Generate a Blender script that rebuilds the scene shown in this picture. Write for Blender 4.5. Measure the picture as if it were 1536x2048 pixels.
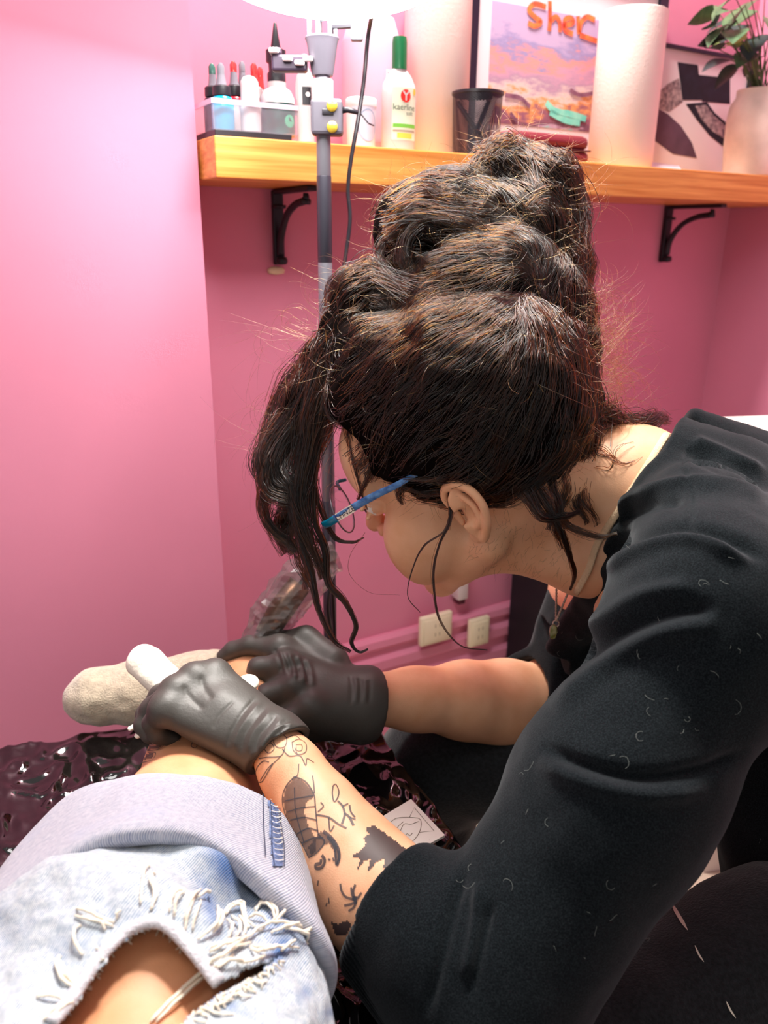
import bpy, bmesh, math, random
import numpy as np
from mathutils import Vector, Matrix
from mathutils.bvhtree import BVHTree
random.seed(7); rng = np.random.default_rng(7)
for o in list(bpy.data.objects): bpy.data.objects.remove(o)
scene = bpy.context.scene
COL = scene.collection
# ------------------------------------------------------------------ camera
PITCH, ROLL, FPX = 19.3, 0.65, 1570.0
CAM = np.array([0.0, 0.0, 1.15])
_a, _r = math.radians(90 - PITCH), math.radians(ROLL)
ROT = np.array([[1, 0, 0], [0, math.cos(_a), -math.sin(_a)], [0, math.sin(_a), math.cos(_a)]]) @ \
      np.array([[math.cos(_r), -math.sin(_r), 0], [math.sin(_r), math.cos(_r), 0], [0, 0, 1]])
cd = bpy.data.cameras.new('camera'); cam = bpy.data.objects.new('camera', cd); COL.objects.link(cam)
cd.sensor_fit = 'VERTICAL'; cd.sensor_height = 24.0; cd.lens = 24.0 * FPX / 2048
cd.clip_start = 0.02
cd.dof.use_dof = True; cd.dof.focus_distance = 0.74; cd.dof.aperture_fstop = 4.2
M4 = Matrix(ROT.tolist()).to_4x4(); M4.translation = CAM.tolist(); cam.matrix_world = M4
scene.camera = cam
# ------------------------------------------------------------------ world, light, exposure
scene.view_settings.view_transform = 'Standard'; scene.view_settings.look = 'None'
scene.view_settings.gamma = 1.0; scene.view_settings.use_curve_mapping = False
scene.view_settings.exposure = 0.25
wd = bpy.data.worlds.new('world'); scene.world = wd; wd.use_nodes = True
wd.node_tree.nodes['Background'].inputs[0].default_value = (1.0, 0.95, 0.92, 1)
wd.node_tree.nodes['Background'].inputs[1].default_value = 0.43
def area(name, loc, target, size, power, color):
    l = bpy.data.lights.new(name, 'AREA'); l.shape = 'DISK'; l.size = size; l.energy = power; l.color = color
    o = bpy.data.objects.new(name, l); COL.objects.link(o); o.location = loc
    o.rotation_euler = (Vector(target) - Vector(loc)).to_track_quat('-Z', 'Y').to_euler()
    return o
area('ceiling_light', (0.10, 1.22, 2.4), (0.06, 0.82, 0.7), 0.3, 44, (1, 0.95, 0.88))
area('wall_side_ceiling_light', (-0.72, 0.25, 2.2), (-0.4, 0.6, 0.8), 0.45, 4.2, (1, 0.97, 0.95))
RING_POWER = 46.0
# ------------------------------------------------------------------ pixel helpers (a photograph pixel and a distance give a point in the room)
R_, U_, F_ = ROT[:, 0], ROT[:, 1], -ROT[:, 2]
def ray(px, py): return ROT @ np.array([(px - 768) / FPX, -(py - 1024) / FPX, -1.0])
def at(px, py, d): return CAM + ray(px, py) * d
def proj(P):
    q = (np.asarray(P) - CAM) @ ROT
    return np.stack([768 + FPX * q[..., 0] / -q[..., 2], 1024 - FPX * q[..., 1] / -q[..., 2], -q[..., 2]], -1)
def onz(px, py, z):
    d = ray(px, py); return CAM + d * ((z - CAM[2]) / d[2])
YAW = math.radians(60.1)
WA = np.array([math.sin(YAW), math.cos(YAW), 0]); NA = np.array([math.cos(YAW), -math.sin(YAW), 0])
SH0 = np.array([-.2213, 1.0993, 1.2704])                     # front left top corner of the shelf
def sw(L):                                                   # shelf frame (along, into wall, up) to world
    L = np.asarray(L, float); return SH0 + L[..., 0:1] * WA - L[..., 1:2] * NA + L[..., 2:3] * np.array([0, 0, 1.0])
def onwall(px, py, v):
    d = ray(px, py); t = (NA @ (SH0 - CAM) - v) / (NA @ d); q = CAM + t * d - SH0
    return np.array([q @ WA, v, q[2]])
def UU(px, v, py=250): return onwall(px, py, v)[0]
WV = 0.20                                                    # wall plane behind the shelf front
PV = 0.062                                                   # projecting wall on the left
FZ = 0.10                                                    # floor level
# ------------------------------------------------------------------ materials
MATS = {}
def lin(c):
    return tuple(((x / 12.92) if x <= .04045 else ((x + .055) / 1.055) ** 2.4) for x in c)
def rgb(r, g, b): return lin((r / 255, g / 255, b / 255))
def mat(name, col, rough=.5, metal=0., spec=.5, var=0., vscale=8., col2=None, bump=0., bscale=40., emit=None, estr=0., trans=0., alpha=1., sheen=0., sss=0., coat=0., stretch=None, ior=1.45):
    if name in MATS: return MATS[name]
    m = bpy.data.materials.new(name); m.use_nodes = True; nt = m.node_tree; b = nt.nodes['Principled BSDF']
    I = b.inputs
    I['Base Color'].default_value = (*col, 1); I['Roughness'].default_value = rough; I['Metallic'].default_value = metal
    I['Specular IOR Level'].default_value = spec; I['Transmission Weight'].default_value = trans; I['Alpha'].default_value = alpha
    I['Sheen Weight'].default_value = sheen; I['Coat Weight'].default_value = coat; I['IOR'].default_value = ior
    if sss: I['Subsurface Weight'].default_value = sss; I['Subsurface Radius'].default_value = (.012, .005, .003); I['Subsurface Scale'].default_value = .6
    if emit: I['Emission Color'].default_value = (*emit, 1); I['Emission Strength'].default_value = estr
    tc = nt.nodes.new('ShaderNodeTexCoord'); vec = tc.outputs['Object']
    if stretch:
        mp = nt.nodes.new('ShaderNodeMapping'); mp.inputs['Scale'].default_value = stretch
        nt.links.new(vec, mp.inputs['Vector']); vec = mp.outputs['Vector']
    if var or col2:
        n = nt.nodes.new('ShaderNodeTexNoise'); n.inputs['Scale'].default_value = vscale; n.inputs['Detail'].default_value = 5
        nt.links.new(vec, n.inputs['Vector'])
        cr = nt.nodes.new('ShaderNodeValToRGB'); cr.color_ramp.elements[0].position = .35; cr.color_ramp.elements[1].position = .65
        c2 = col2 or tuple(min(1, x * (1 + var)) for x in col); c1 = col if col2 else tuple(x * (1 - var) for x in col)
        cr.color_ramp.elements[0].color = (*c1, 1); cr.color_ramp.elements[1].color = (*c2, 1)
        nt.links.new(n.outputs['Fac'], cr.inputs['Fac']); nt.links.new(cr.outputs['Color'], I['Base Color'])
    if bump:
        n2 = nt.nodes.new('ShaderNodeTexNoise'); n2.inputs['Scale'].default_value = bscale; n2.inputs['Detail'].default_value = 4
        nt.links.new(vec, n2.inputs['Vector'])
        bp = nt.nodes.new('ShaderNodeBump'); bp.inputs['Strength'].default_value = bump; bp.inputs['Distance'].default_value = .002
        nt.links.new(n2.outputs['Fac'], bp.inputs['Height']); nt.links.new(bp.outputs['Normal'], I['Normal'])
    MATS[name] = m; return m
# ------------------------------------------------------------------ mesh helpers
OFF = {}
def tag(o, label=None, cat=None, group=None, kind=None):
    if label: o['label'] = label
    if cat: o['category'] = cat
    if group: o['group'] = group
    if kind: o['kind'] = kind
    return o
def thing(name, loc, label, cat, group=None, kind=None):
    o = bpy.data.objects.new(name, None); COL.objects.link(o); o.location = [float(x) for x in loc]
    o.empty_display_size = .02; OFF[o.name] = np.asarray(loc, float)
    return tag(o, label, cat, group, kind)
def link(name, me, mats, parent, off):
    o = bpy.data.objects.new(name, me); COL.objects.link(o)
    for m in (mats if isinstance(mats, (list, tuple)) else [mats]): me.materials.append(m)
    if parent is not None: o.parent = parent
    else: o.location = [float(x) for x in off]
    OFF[o.name] = off
    return o
def obj(name, VF, mats, parent=None, smooth=True, uv=None, mi=None, auto=None):
    V, F = VF; V = np.asarray(V, float)
    if parent is not None: off = OFF[parent.name]
    else:
        off = (V.min(0) + V.max(0)) / 2; off = np.array([off[0], off[1], V[:, 2].min()])
    me = bpy.data.meshes.new(name)
    if isinstance(F, np.ndarray):
        k = F.shape[1]; me.vertices.add(len(V)); me.vertices.foreach_set('co', (V - off).astype(np.float32).ravel())
        me.loops.add(F.size); me.loops.foreach_set('vertex_index', F.astype(np.int32).ravel())
        me.polygons.add(len(F)); me.polygons.foreach_set('loop_start', np.arange(0, F.size, k, dtype=np.int32))
        me.update(calc_edges=True); me.validate()
    else:
        me.from_pydata((V - off).tolist(), [], [list(map(int, f)) for f in F]); me.update()
    if smooth: me.shade_smooth()
    if auto is not None: me.set_sharp_from_angle(angle=math.radians(auto))
    if uv is not None:
        l = me.uv_layers.new(name='UVMap'); vi = np.zeros(len(me.loops), np.int32); me.loops.foreach_get('vertex_index', vi)
        l.data.foreach_set('uv', np.asarray(uv, np.float32)[vi].ravel())
    if mi is not None: me.polygons.foreach_set('material_index', np.asarray(mi, np.int32))
    return link(name, me, mats, parent, off)
def join(*vfs):
    V = []; F = []; n = 0
    for v, f in vfs:
        v = np.asarray(v, float); V.append(v); F += [[int(i) + n for i in ff] for ff in f]; n += len(v)
    return np.concatenate(V), F
def box(lo, hi, bev=0.0):
    if not bev:
        x0, y0, z0 = lo; x1, y1, z1 = hi
        V = [(x0, y0, z0), (x1, y0, z0), (x1, y1, z0), (x0, y1, z0), (x0, y0, z1), (x1, y0, z1), (x1, y1, z1), (x0, y1, z1)]
        return np.array(V, float), [[3, 2, 1, 0], [4, 5, 6, 7], [0, 1, 5, 4], [1, 2, 6, 5], [2, 3, 7, 6], [3, 0, 4, 7]]
    bm = bmesh.new(); bmesh.ops.create_cube(bm, size=1)
    lo = np.array(lo, float); hi = np.array(hi, float)
    for v in bm.verts: v.co = Vector(((lo + hi) / 2 + np.array(v.co) * (hi - lo)).tolist())
    bmesh.ops.bevel(bm, geom=bm.edges[:], offset=bev, segments=2, affect='EDGES', profile=.5)
    return bm2(bm)
def bm2(bm):
    bm.verts.index_update(); V = np.array([v.co[:] for v in bm.verts]); F = [[v.index for v in f.verts] for f in bm.faces]; bm.free(); return V, F
def lathe(prof, seg=24, sy=1.0, c=(0, 0, 0), closed=True):
    V = []; F = []
    for r, z in prof:
        for k in range(seg):
            a = 2 * math.pi * k / seg; V.append((c[0] + r * math.cos(a), c[1] + r * sy * math.sin(a), c[2] + z))
    m = len(prof)
    for i in range(m - 1):
        for k in range(seg):
            k2 = (k + 1) % seg; F.append([i * seg + k, i * seg + k2, (i + 1) * seg + k2, (i + 1) * seg + k])
    if closed:
        F.append(list(range(seg))[::-1]); F.append([(m - 1) * seg + k for k in range(seg)])
    return np.array(V, float), F
def cr(P, n=8, closed=False):
    P = np.asarray(P, float)
    if len(P) < 3: 
        t = np.linspace(0, 1, n + 1)[:, None]; return P[0] * (1 - t) + P[-1] * t
    Q = np.vstack([2 * P[0] - P[1], P, 2 * P[-1] - P[-2]]); out = []
    for i in range(1, len(Q) - 2):
        p0, p1, p2, p3 = Q[i - 1:i + 3]
        for t in np.linspace(0, 1, n, endpoint=False):
            out.append(.5 * ((2 * p1) + (p2 - p0) * t + (2 * p0 - 5 * p1 + 4 * p2 - p3) * t * t + (3 * p1 - p0 - 3 * p2 + p3) * t ** 3))
    out.append(P[-1]); return np.array(out)
def tube(P, rad, seg=8, cap=True, flat=1.0, ref=None):
    P = np.asarray(P, float); n = len(P); rad = np.broadcast_to(np.asarray(rad, float), (n,)) if np.ndim(rad) == 0 else np.interp(np.linspace(0, 1, n), np.linspace(0, 1, len(rad)), rad)
    T = np.gradient(P, axis=0); T /= np.linalg.norm(T, axis=1)[:, None] + 1e-12
    up = np.array(ref if ref is not None else ([0, 0, 1.0] if abs(T[0][2]) < .9 else [1.0, 0, 0]))
    V = []; a = up - T[0] * (up @ T[0]); a /= np.linalg.norm(a)
    for i in range(n):
        a = a - T[i] * (a @ T[i]); a /= np.linalg.norm(a) + 1e-12; b = np.cross(T[i], a)
        for k in range(seg):
            t = 2 * math.pi * k / seg; V.append(P[i] + rad[i] * (a * math.cos(t) * flat + b * math.sin(t)))
    F = [[i * seg + k, i * seg + (k + 1) % seg, (i + 1) * seg + (k + 1) % seg, (i + 1) * seg + k] for i in range(n - 1) for k in range(seg)]
    if cap: F.append(list(range(seg))[::-1]); F.append([(n - 1) * seg + k for k in range(seg)])
    return np.array(V), F
def prism(poly, v0, v1, plane='uz'):
    n = len(poly); V = [(p[0], v0, p[1]) for p in poly] + [(p[0], v1, p[1]) for p in poly]
    F = [list(range(n)), list(range(2 * n - 1, n - 1, -1))] + [[i, i + n, (i + 1) % n + n, (i + 1) % n] for i in range(n)]
    return np.array(V, float), [f[::-1] for f in F]
def xf(vf, fn): return fn(vf[0]), vf[1]
def shelf_obj(name, vf, m, parent=None, **k): return obj(name, xf(vf, sw), m, parent, **k)
def text_vf(s, size, align='CENTER', extrude=0.0):
    c = bpy.data.curves.new('lettering', 'FONT'); c.body = s; c.size = size; c.align_x = align; c.extrude = extrude; c.resolution_u = 3
    o = bpy.data.objects.new('lettering', c); COL.objects.link(o)
    dg = bpy.context.evaluated_depsgraph_get(); me = bpy.data.meshes.new_from_object(o.evaluated_get(dg))
    V = np.array([v.co[:] for v in me.vertices]); F = [list(p.vertices) for p in me.polygons]
    bpy.data.objects.remove(o); bpy.data.meshes.remove(me); bpy.data.curves.remove(c)
    return V, F
# ------------------------------------------------------------------ room shell
pink = mat('pink_paint', rgb(218, 136, 163), rough=.62, var=.035, vscale=3, bump=.08, bscale=90, spec=.3)
def uvbox(u0, v0, z0, u1, v1, z1, bev=0): return box((u0, v0, z0), (u1, v1, z1), bev)
zb = FZ - SH0[2]; zt_ = 1.35
o = shelf_obj('wall_back', uvbox(-.02, WV, zb, 1.262, WV + .1, zt_), pink, smooth=False); tag(o, kind='structure')
o = shelf_obj('wall_left', uvbox(-1.9, PV, zb, -.004, WV + .12, zt_), pink, smooth=False); tag(o, kind='structure')
o = shelf_obj('wall_right', uvbox(1.262, -1.8, zb, 1.36, WV + .1, zt_), pink, smooth=False); tag(o, kind='structure')
floor_m = mat('floor_vinyl', rgb(196, 178, 160), rough=.45, var=.08, vscale=5)
V, F = box((-2.2, -1.2, FZ - .08), (2.6, 2.6, FZ)); o = obj('floor', (V, F), floor_m, smooth=False); tag(o, kind='structure')
# moulded skirting on the back wall: a profile swept along u
ztop = .372 - SH0[2]
prof = [(0, zb), (-.02, zb), (-.02, ztop - .135), (-.026, ztop - .125), (-.026, ztop - .105), (-.014, ztop - .098), (-.014, ztop - .078), (-.024, ztop - .07), (-.024, ztop - .05), (-.011, ztop - .043), (-.011, ztop - .03), (-.02, ztop - .02), (-.018, ztop - .006), (-.008, ztop), (0, ztop)]
V = [(u, WV + a, z) for u in (-.002, 1.261) for a, z in prof]; n = len(prof)
F = [[i, i + 1, n + i + 1, n + i] for i in range(n - 1)] + [list(range(n))[::-1], list(range(n, 2 * n))]
o = shelf_obj('baseboard_back', (np.array(V), F), pink, smooth=False); tag(o, kind='structure')
# ------------------------------------------------------------------ shelf with brackets
wood = bpy.data.materials.new('varnished_pine'); wood.use_nodes = True; nt = wood.node_tree; b = nt.nodes['Principled BSDF']
b.inputs['Roughness'].default_value = .42
tc = nt.nodes.new('ShaderNodeTexCoord'); mp = nt.nodes.new('ShaderNodeMapping'); mp.inputs['Rotation'].default_value = (0, 0, -(math.pi / 2 - YAW)); mp2 = nt.nodes.new('ShaderNodeMapping'); mp2.inputs['Scale'].default_value = (1.6, 14, 42)
ns = nt.nodes.new('ShaderNodeTexNoise'); ns.inputs['Scale'].default_value = 3.2; ns.inputs['Detail'].default_value = 6; ns.inputs['Distortion'].default_value = .6
rp = nt.nodes.new('ShaderNodeValToRGB'); e = rp.color_ramp.elements; e[0].position = .3; e[0].color = (*rgb(196, 118, 42), 1); e[1].position = .7; e[1].color = (*rgb(236, 168, 88), 1)
nt.links.new(tc.outputs['Object'], mp.inputs[0]); nt.links.new(mp.outputs[0], mp2.inputs[0]); nt.links.new(mp2.outputs[0], ns.inputs[0]); nt.links.new(ns.outputs[0], rp.inputs[0]); nt.links.new(rp.outputs[0], b.inputs['Base Color'])
iron = mat('black_iron', rgb(40, 36, 44), rough=.4, metal=.3, bump=.1)
shelf = thing('wall_shelf', sw([.6, .1, -.05]), 'thick varnished pine shelf on black iron brackets along the pink wall', 'shelf')
shelf_obj('board', uvbox(0, 0, -.05, 1.258, WV - .001, 0, .002), wood, shelf, smooth=False)
for px in (557, 1338):
    u = UU(px, WV - .01, 440)
    br = shelf_obj('bracket', join(uvbox(u - .009, WV - .012, -.165, u + .009, WV - .002, -.052, .002),
                                   uvbox(u - .009, .055, -.058, u + .009, WV - .012, -.051, .002)), iron, shelf, smooth=False)
    pts = [(u, WV - .014, -.15), (u, WV - .02, -.12), (u, WV - .045, -.09), (u, WV - .08, -.075), (u, WV - .115, -.07), (u, WV - .118, -.06)]
    shelf_obj('scroll_brace', tube(cr(pts, 6), [.007, .006, .0055, .0055, .006, .004], 8), iron, br)
    for bz in (lathe([(.0, -.004), (.008, -.004), (.009, 0), (.008, .004), (0, .004)], 12, c=(u, WV - .115, -.072)), lathe([(0, 0), (.008, .001), (.01, .006), (.008, .012), (0, .013)], 12, c=(u, WV - .018, -.165)), lathe([(0, 0), (.012, .001), (.012, .006), (0, .007)], 12, c=(u, WV - .012, -.08))):
        shelf_obj('boss', bz, iron, br)
putty = mat('dry_putty', rgb(226, 214, 176), rough=.9, bump=.4)
u0 = UU(553, WV, 525)
vf = lathe([(0, 0), (.014, .002), (.016, .008), (.01, .012), (0, .013)], 10, sy=.3, c=(u0 - .002, WV - .002, -.181)); o = shelf_obj('putty_patch', vf, putty); tag(o, 'cream lump of dry putty below the left shelf bracket', 'putty')
# ------------------------------------------------------------------ things on the shelf
white_pl = mat('white_plastic', rgb(214, 204, 204), rough=.35)
clear_pl = mat('clear_plastic', rgb(216, 200, 214), rough=.12, trans=.3, ior=1.2, alpha=.16)
jug_pl = mat('milky_plastic', rgb(204, 186, 206), rough=.35, trans=.15, ior=1.15)
black_pl = mat('black_plastic', rgb(34, 31, 38), rough=.4)
grey_pl = mat('grey_clear_plastic', rgb(150, 146, 158), rough=.25, trans=.25, ior=1.2)
def lz(uc, vc, prof, m, name, par, seg=20, sy=1.0, **k): return shelf_obj(name, lathe(prof, seg, sy, (uc, vc, 0)), m, par, auto=50, **k)
def wrap(vf, uc, vc, r, sy=1.0, eps=.0006):
    V = np.asarray(vf[0], float); out = np.zeros_like(V); out[:, 0] = uc + V[:, 0]
    out[:, 1] = vc - np.sqrt(np.clip(1 - (V[:, 0] / r) ** 2, 0, 1)) * r * sy - eps - V[:, 2]; out[:, 2] = V[:, 1]
    return out, vf[1]
def gridp(x0, x1, y0, y1, n=10, m=1):
    V = [(x0 + (x1 - x0) * i / n, y0 + (y1 - y0) * j / m, 0) for j in range(m + 1) for i in range(n + 1)]
    return np.array(V), [[j * (n + 1) + i, j * (n + 1) + i + 1, (j + 1) * (n + 1) + i + 1, (j + 1) * (n + 1) + i] for j in range(m) for i in range(n)]
def disc(x, y, r, n=20, ry=None): return np.array([(x + r * math.cos(2 * math.pi * k / n), y + (ry or r) * math.sin(2 * math.pi * k / n), 0) for k in range(n)]), [list(range(n))]
def strokes(lines, w):                                       # flat pen strokes in a plane
    out = []
    for P in lines:
        P = np.array([(p[0], p[1]) for p in P], float); T = np.gradient(P, axis=0); T /= np.linalg.norm(T, axis=1)[:, None] + 1e-9
        N = np.stack([-T[:, 1], T[:, 0]], 1) * w / 2; n = len(P)
        V = np.vstack([P + N, P - N]); V = np.hstack([V, np.zeros((2 * n, 1))])
        out.append((V, [[i, i + 1, n + i + 1, n + i][::-1] for i in range(n - 1)]))
    return join(*out)
# tray
tray_u0, tray_u1, tray_v0, tray_v1 = .004, UU(612, .02), .012, .125
ZB = .008
tr = thing('organiser_tray', sw([.07, .07, 0]), 'clear plastic tray of ink bottles at the left end of the shelf', 'tray')
t = .0015; h = .044
shelf_obj('tray_body', join(uvbox(tray_u0, tray_v0, ZB, tray_u1, tray_v1, ZB + t), uvbox(tray_u0, tray_v0, ZB, tray_u1, tray_v0 + t, h), uvbox(tray_u0, tray_v1 - t, ZB, tray_u1, tray_v1, h), uvbox(tray_u0, tray_v0, ZB, tray_u0 + t, tray_v1, h), uvbox(tray_u1 - t, tray_v0, ZB, tray_u1, tray_v1, h)), clear_pl, tr, smooth=False)
shelf_obj('rim', join(uvbox(tray_u0 - .002, tray_v0 - .002, h - .006, tray_u1 + .002, tray_v0, h), uvbox(tray_u0 - .002, tray_v0, h - .006, tray_u0, tray_v1, h), uvbox(tray_u1, tray_v0, h - .006, tray_u1 + .002, tray_v1, h)), mat('tray_rim', rgb(222, 206, 226), rough=.2, alpha=.75), tr, smooth=False)
shelf_obj('base_board', uvbox(.004, .008, 0, UU(582, .01), .12, ZB - .0002, .001), black_pl, tr, smooth=False)
def ink_bottle(px, v, r, zt, body, cap, nozzle, label, ptop=None, lab=None):
    u = UU(px, v); z0 = ZB + .0018
    t = thing('ink_bottle', sw([u, v, z0]), label, 'bottle', 'ink bottles in the tray')
    zb_, zc = zt * .58, zt * .72
    lz(u, v, [(r * .92, z0), (r, z0 + .002), (r, zb_ - .008), (r * .85, zb_ - .002), (r * .6, zb_)], body, 'bottle_body', t)
    lz(u, v, [(r * .8, zb_), (r * .82, zb_ + .001), (r * .8, zc - .002), (r * .6, zc)], cap, 'collar', t)
    lz(u, v, [(r * .5, zc), (r * .42, zc + .004), (r * .3, zt - .008), (r * .2, zt)], nozzle, 'nozzle', t)
    lz(u, v, [(r * .34, zt - .012), (r * .34, zt - .003), (r * .15, zt + .001)], ptop or nozzle, 'tip_cap', t)
    if lab: shelf_obj('label_wrap', wrap(gridp(-r * .8, r * .8, z0 + .004, zb_ - .01), u, v, r), lab, t)
    return t
ic = lambda n, c: mat('ink_' + n, c, rough=.25)
ink_bottle(447, .038, .0148, .088, ic('teal', rgb(0, 150, 190)), black_pl, grey_pl, 'teal ink bottle with black collar in the clear tray')
ink_bottle(430, .068, .0138, .092, ic('dark', rgb(30, 40, 52)), black_pl, grey_pl, 'dark ink bottle with green tip at the left end of the tray', ic('greentip', rgb(60, 104, 96)))
ink_bottle(472, .07, .0135, .098, ic('red', rgb(190, 30, 50)), black_pl, grey_pl, 'red ink bottle with white label between teal and blue ones', ic('redtip', rgb(236, 60, 60)), white_pl)
ink_bottle(489, .075, .0135, .1, ic('blue', rgb(18, 40, 170)), black_pl, grey_pl, 'blue ink bottle with grey nozzle behind the white bottle')
ink_bottle(512, .082, .0135, .101, ic('red', rgb(190, 30, 50)), white_pl, ic('redtip', rgb(236, 60, 60)), 'ink bottle with bright red nozzle behind the white bottle')
ink_bottle(524, .108, .0125, .102, ic('red', rgb(190, 30, 50)), white_pl, ic('redtip', rgb(236, 60, 60)), 'rearmost red tipped ink bottle beside the tall black nozzle')
u = UU(502, .032); z0 = ZB + .0018
t = thing('dropper_bottle', sw([u, .032, z0]), 'white dropper bottle with domed cap at the front of the tray', 'bottle')
lz(u, .032, [(.0125, z0), (.0135, z0 + .004), (.0135, .034), (.0145, .036), (.0145, .042), (.013, .045)], white_pl, 'bottle_body', t)
lz(u, .032, [(.0125, .045), (.012, .064), (.0115, .07), (.008, .075), (.003, .077)], white_pl, 'cap', t)
u = UU(556, .06)
t = thing('squeeze_bottle', sw([u, .06, z0]), 'large dark green ink bottle with black cone nozzle and white shoulder', 'bottle')
lz(u, .06, [(.022, z0), (.024, z0 + .003), (.024, .05), (.0238, .051)], mat('dark_green_ink', rgb(26, 40, 44), rough=.3, col2=rgb(30, 96, 84), vscale=30), 'bottle_body', t)
lz(u, .06, [(.0242, .0505), (.0235, .058), (.019, .067), (.0125, .071), (.0125, .078)], white_pl, 'shoulder', t)
lz(u, .06, [(.0125, .0775), (.0125, .088), (.0105, .09), (.0105, .1), (.0135, .102), (.0135, .116), (.0075, .119)], black_pl, 'collar', t)
lz(u, .06, [(.0072, .119), (.006, .124), (.002, .148), (.001, .149)], black_pl, 'nozzle', t)
shelf_obj('splash', wrap(disc(.008, .028, .008), u, .06, .024), mat('mint_print', rgb(70, 190, 150), rough=.4), t)
u = UU(610, .006)
vv = .0125; u = UU(611, vv)
t = thing('pump_bottle', sw([u, vv, 0]), 'slim white bottle with black round label in front of the tray', 'bottle')
lz(u, -.004 + .016, [(.011, 0), (.0115, .002), (.0115, .052), (.0125, .054), (.0125, .072), (.011, .08), (.006, .088), (.0045, .092), (.0045, .104), (.003, .106)], white_pl, 'bottle_body', t)
shelf_obj('label_patch', wrap(gridp(-.0085, .003, .045, .066), u, .012, .0125), black_pl, t)
shelf_obj('emblem', wrap(disc(-.002, .057, .003), u, .012, .0125, eps=.0012), white_pl, t)
# jug
u = UU(742, .125); vj = .125
t = thing('plastic_jug', sw([u, vj, 0]), 'milky plastic jug with blue cap behind the lamp cable', 'jug')
lz(u, vj, [(.04, 0), (.044, .004), (.045, .02), (.045, .155), (.043, .160), (.034, .188), (.02, .196), (.0165, .2), (.0165, .205)], jug_pl, 'jug_body', t, seg=32)
lz(u, vj, [(.0175, .205), (.0175, .223), (.016, .225)], mat('blue_cap', rgb(110, 130, 205), rough=.4), 'cap', t)
lb = shelf_obj('label_wrap', wrap(gridp(.0, .034, .028, .115, 8), u, vj, .045), mat('label_white', rgb(240, 232, 238), rough=.6), t)
redm = mat('red_print', rgb(226, 66, 84), rough=.6)
shelf_obj('hazard_mark', wrap((np.array([(.006, .052, 0), (.02, .036, 0), (.034, .052, 0), (.02, .078, 0)]), [[0, 1, 2, 3]]), u, vj, .045, eps=.0012), redm, lb)
shelf_obj('lettering', wrap(strokes([[(x, y), (x + .012 + .01 * ((i * 7) % 3) / 3, y)] for i, (x, y) in enumerate([(.003, .11), (.003, .106), (.003, .1), (.003, .096), (.003, .09), (.003, .086), (.003, .082)])], .0014), u, vj, .045, eps=.0012), mat('grey_print', rgb(150, 130, 160), rough=.6), lb)
# small tub with clock-like print
u = UU(722, .03)
t = thing('lidded_tub', sw([u, .03, 0]), 'small white tub with round print just left of the green capped bottle', 'tub')
lz(u, .03, [(.0185, 0), (.02, .002), (.0215, .05), (.0215, .052)], mat('tub_white', rgb(226, 222, 236), rough=.4), 'tub_body', t)
lz(u, .03, [(.0222, .052), (.0222, .062), (.02, .064)], white_pl, 'lid', t)
shelf_obj('print', wrap(strokes([[(.014 * math.cos(a), .028 + .02 * math.sin(a)) for a in np.linspace(0, 6.28, 30)]], .0016), u, .03, .021), mat('pale_blue_print', rgb(170, 180, 205), rough=.6), t)
shelf_obj('hands', wrap(strokes([[(-.011, .042), (0, .03)], [(0, .03), (.011, .028)]], .0016), u, .03, .021, eps=.001), black_pl, t)
# green capped bottle
u = UU(797, .04); vb = .04; rr = .0275; sy = .62
t = thing('lotion_bottle', sw([u, vb, 0]), 'white flat bottle with tall green cap and green label', 'bottle')
lz(u, vb, [(rr * .95, 0), (rr, .003), (rr, .075), (rr * .93, .088), (rr * .68, .1), (rr * .46, .106), (rr * .42, .108)], white_pl, 'bottle_body', t, seg=40, sy=sy)
lz(u, vb, [(.0108, .108), (.0108, .142), (.0098, .149), (.0, .149)], mat('green_cap', rgb(22, 112, 66), rough=.3, bump=.2, bscale=200, stretch=(1, 1, .05)), 'cap', t)
lab = shelf_obj('front_label', wrap(gridp(-.019, .021, .014, .083, 14), u, vb, rr, sy, .0008), mat('pale_green_print', rgb(232, 240, 216), rough=.6), t)
W2 = lambda vf, e=.0014: wrap(vf, u, vb, rr, sy, e)
shelf_obj('red_disc', W2(disc(.001, .072, .0085)), mat('red_print2', rgb(232, 48, 40), rough=.6), lab)
shelf_obj('disc_mark', W2(strokes([[(.001, .066), (.001, .074)], [(.001, .073), (-.004, .078)], [(.001, .073), (.006, .078)]], .0024), .0019), white_pl, lab)
shelf_obj('yellow_dot', W2(disc(.0175, .0785, .003, ry=.0045)), mat('yellow_print', rgb(244, 208, 84), rough=.6), lab)
shelf_obj('green_band', W2(gridp(-.018, .02, .0305, .0355, 8)), mat('lime_print', rgb(122, 200, 72), rough=.6), lab)
shelf_obj('grey_band', W2(gridp(-.018, .019, .0245, .0275, 8)), mat('taupe_print', rgb(176, 160, 140), rough=.6), lab)
shelf_obj('yellow_band', W2(gridp(-.012, .013, .0165, .0235, 8)), mat('yellow_print', rgb(244, 208, 84)), lab)
dkg = mat('dark_green_print', rgb(70, 90, 60), rough=.6)
V, F = text_vf('kaerline', .0115); V[:, 1] += .0535; shelf_obj('lettering', W2((V, F)), dkg, lab)
V, F = text_vf('soft', .008); V[:, 0] += .008; V[:, 1] += .047; shelf_obj('lettering', W2((V, F)), dkg, lab)
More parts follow.
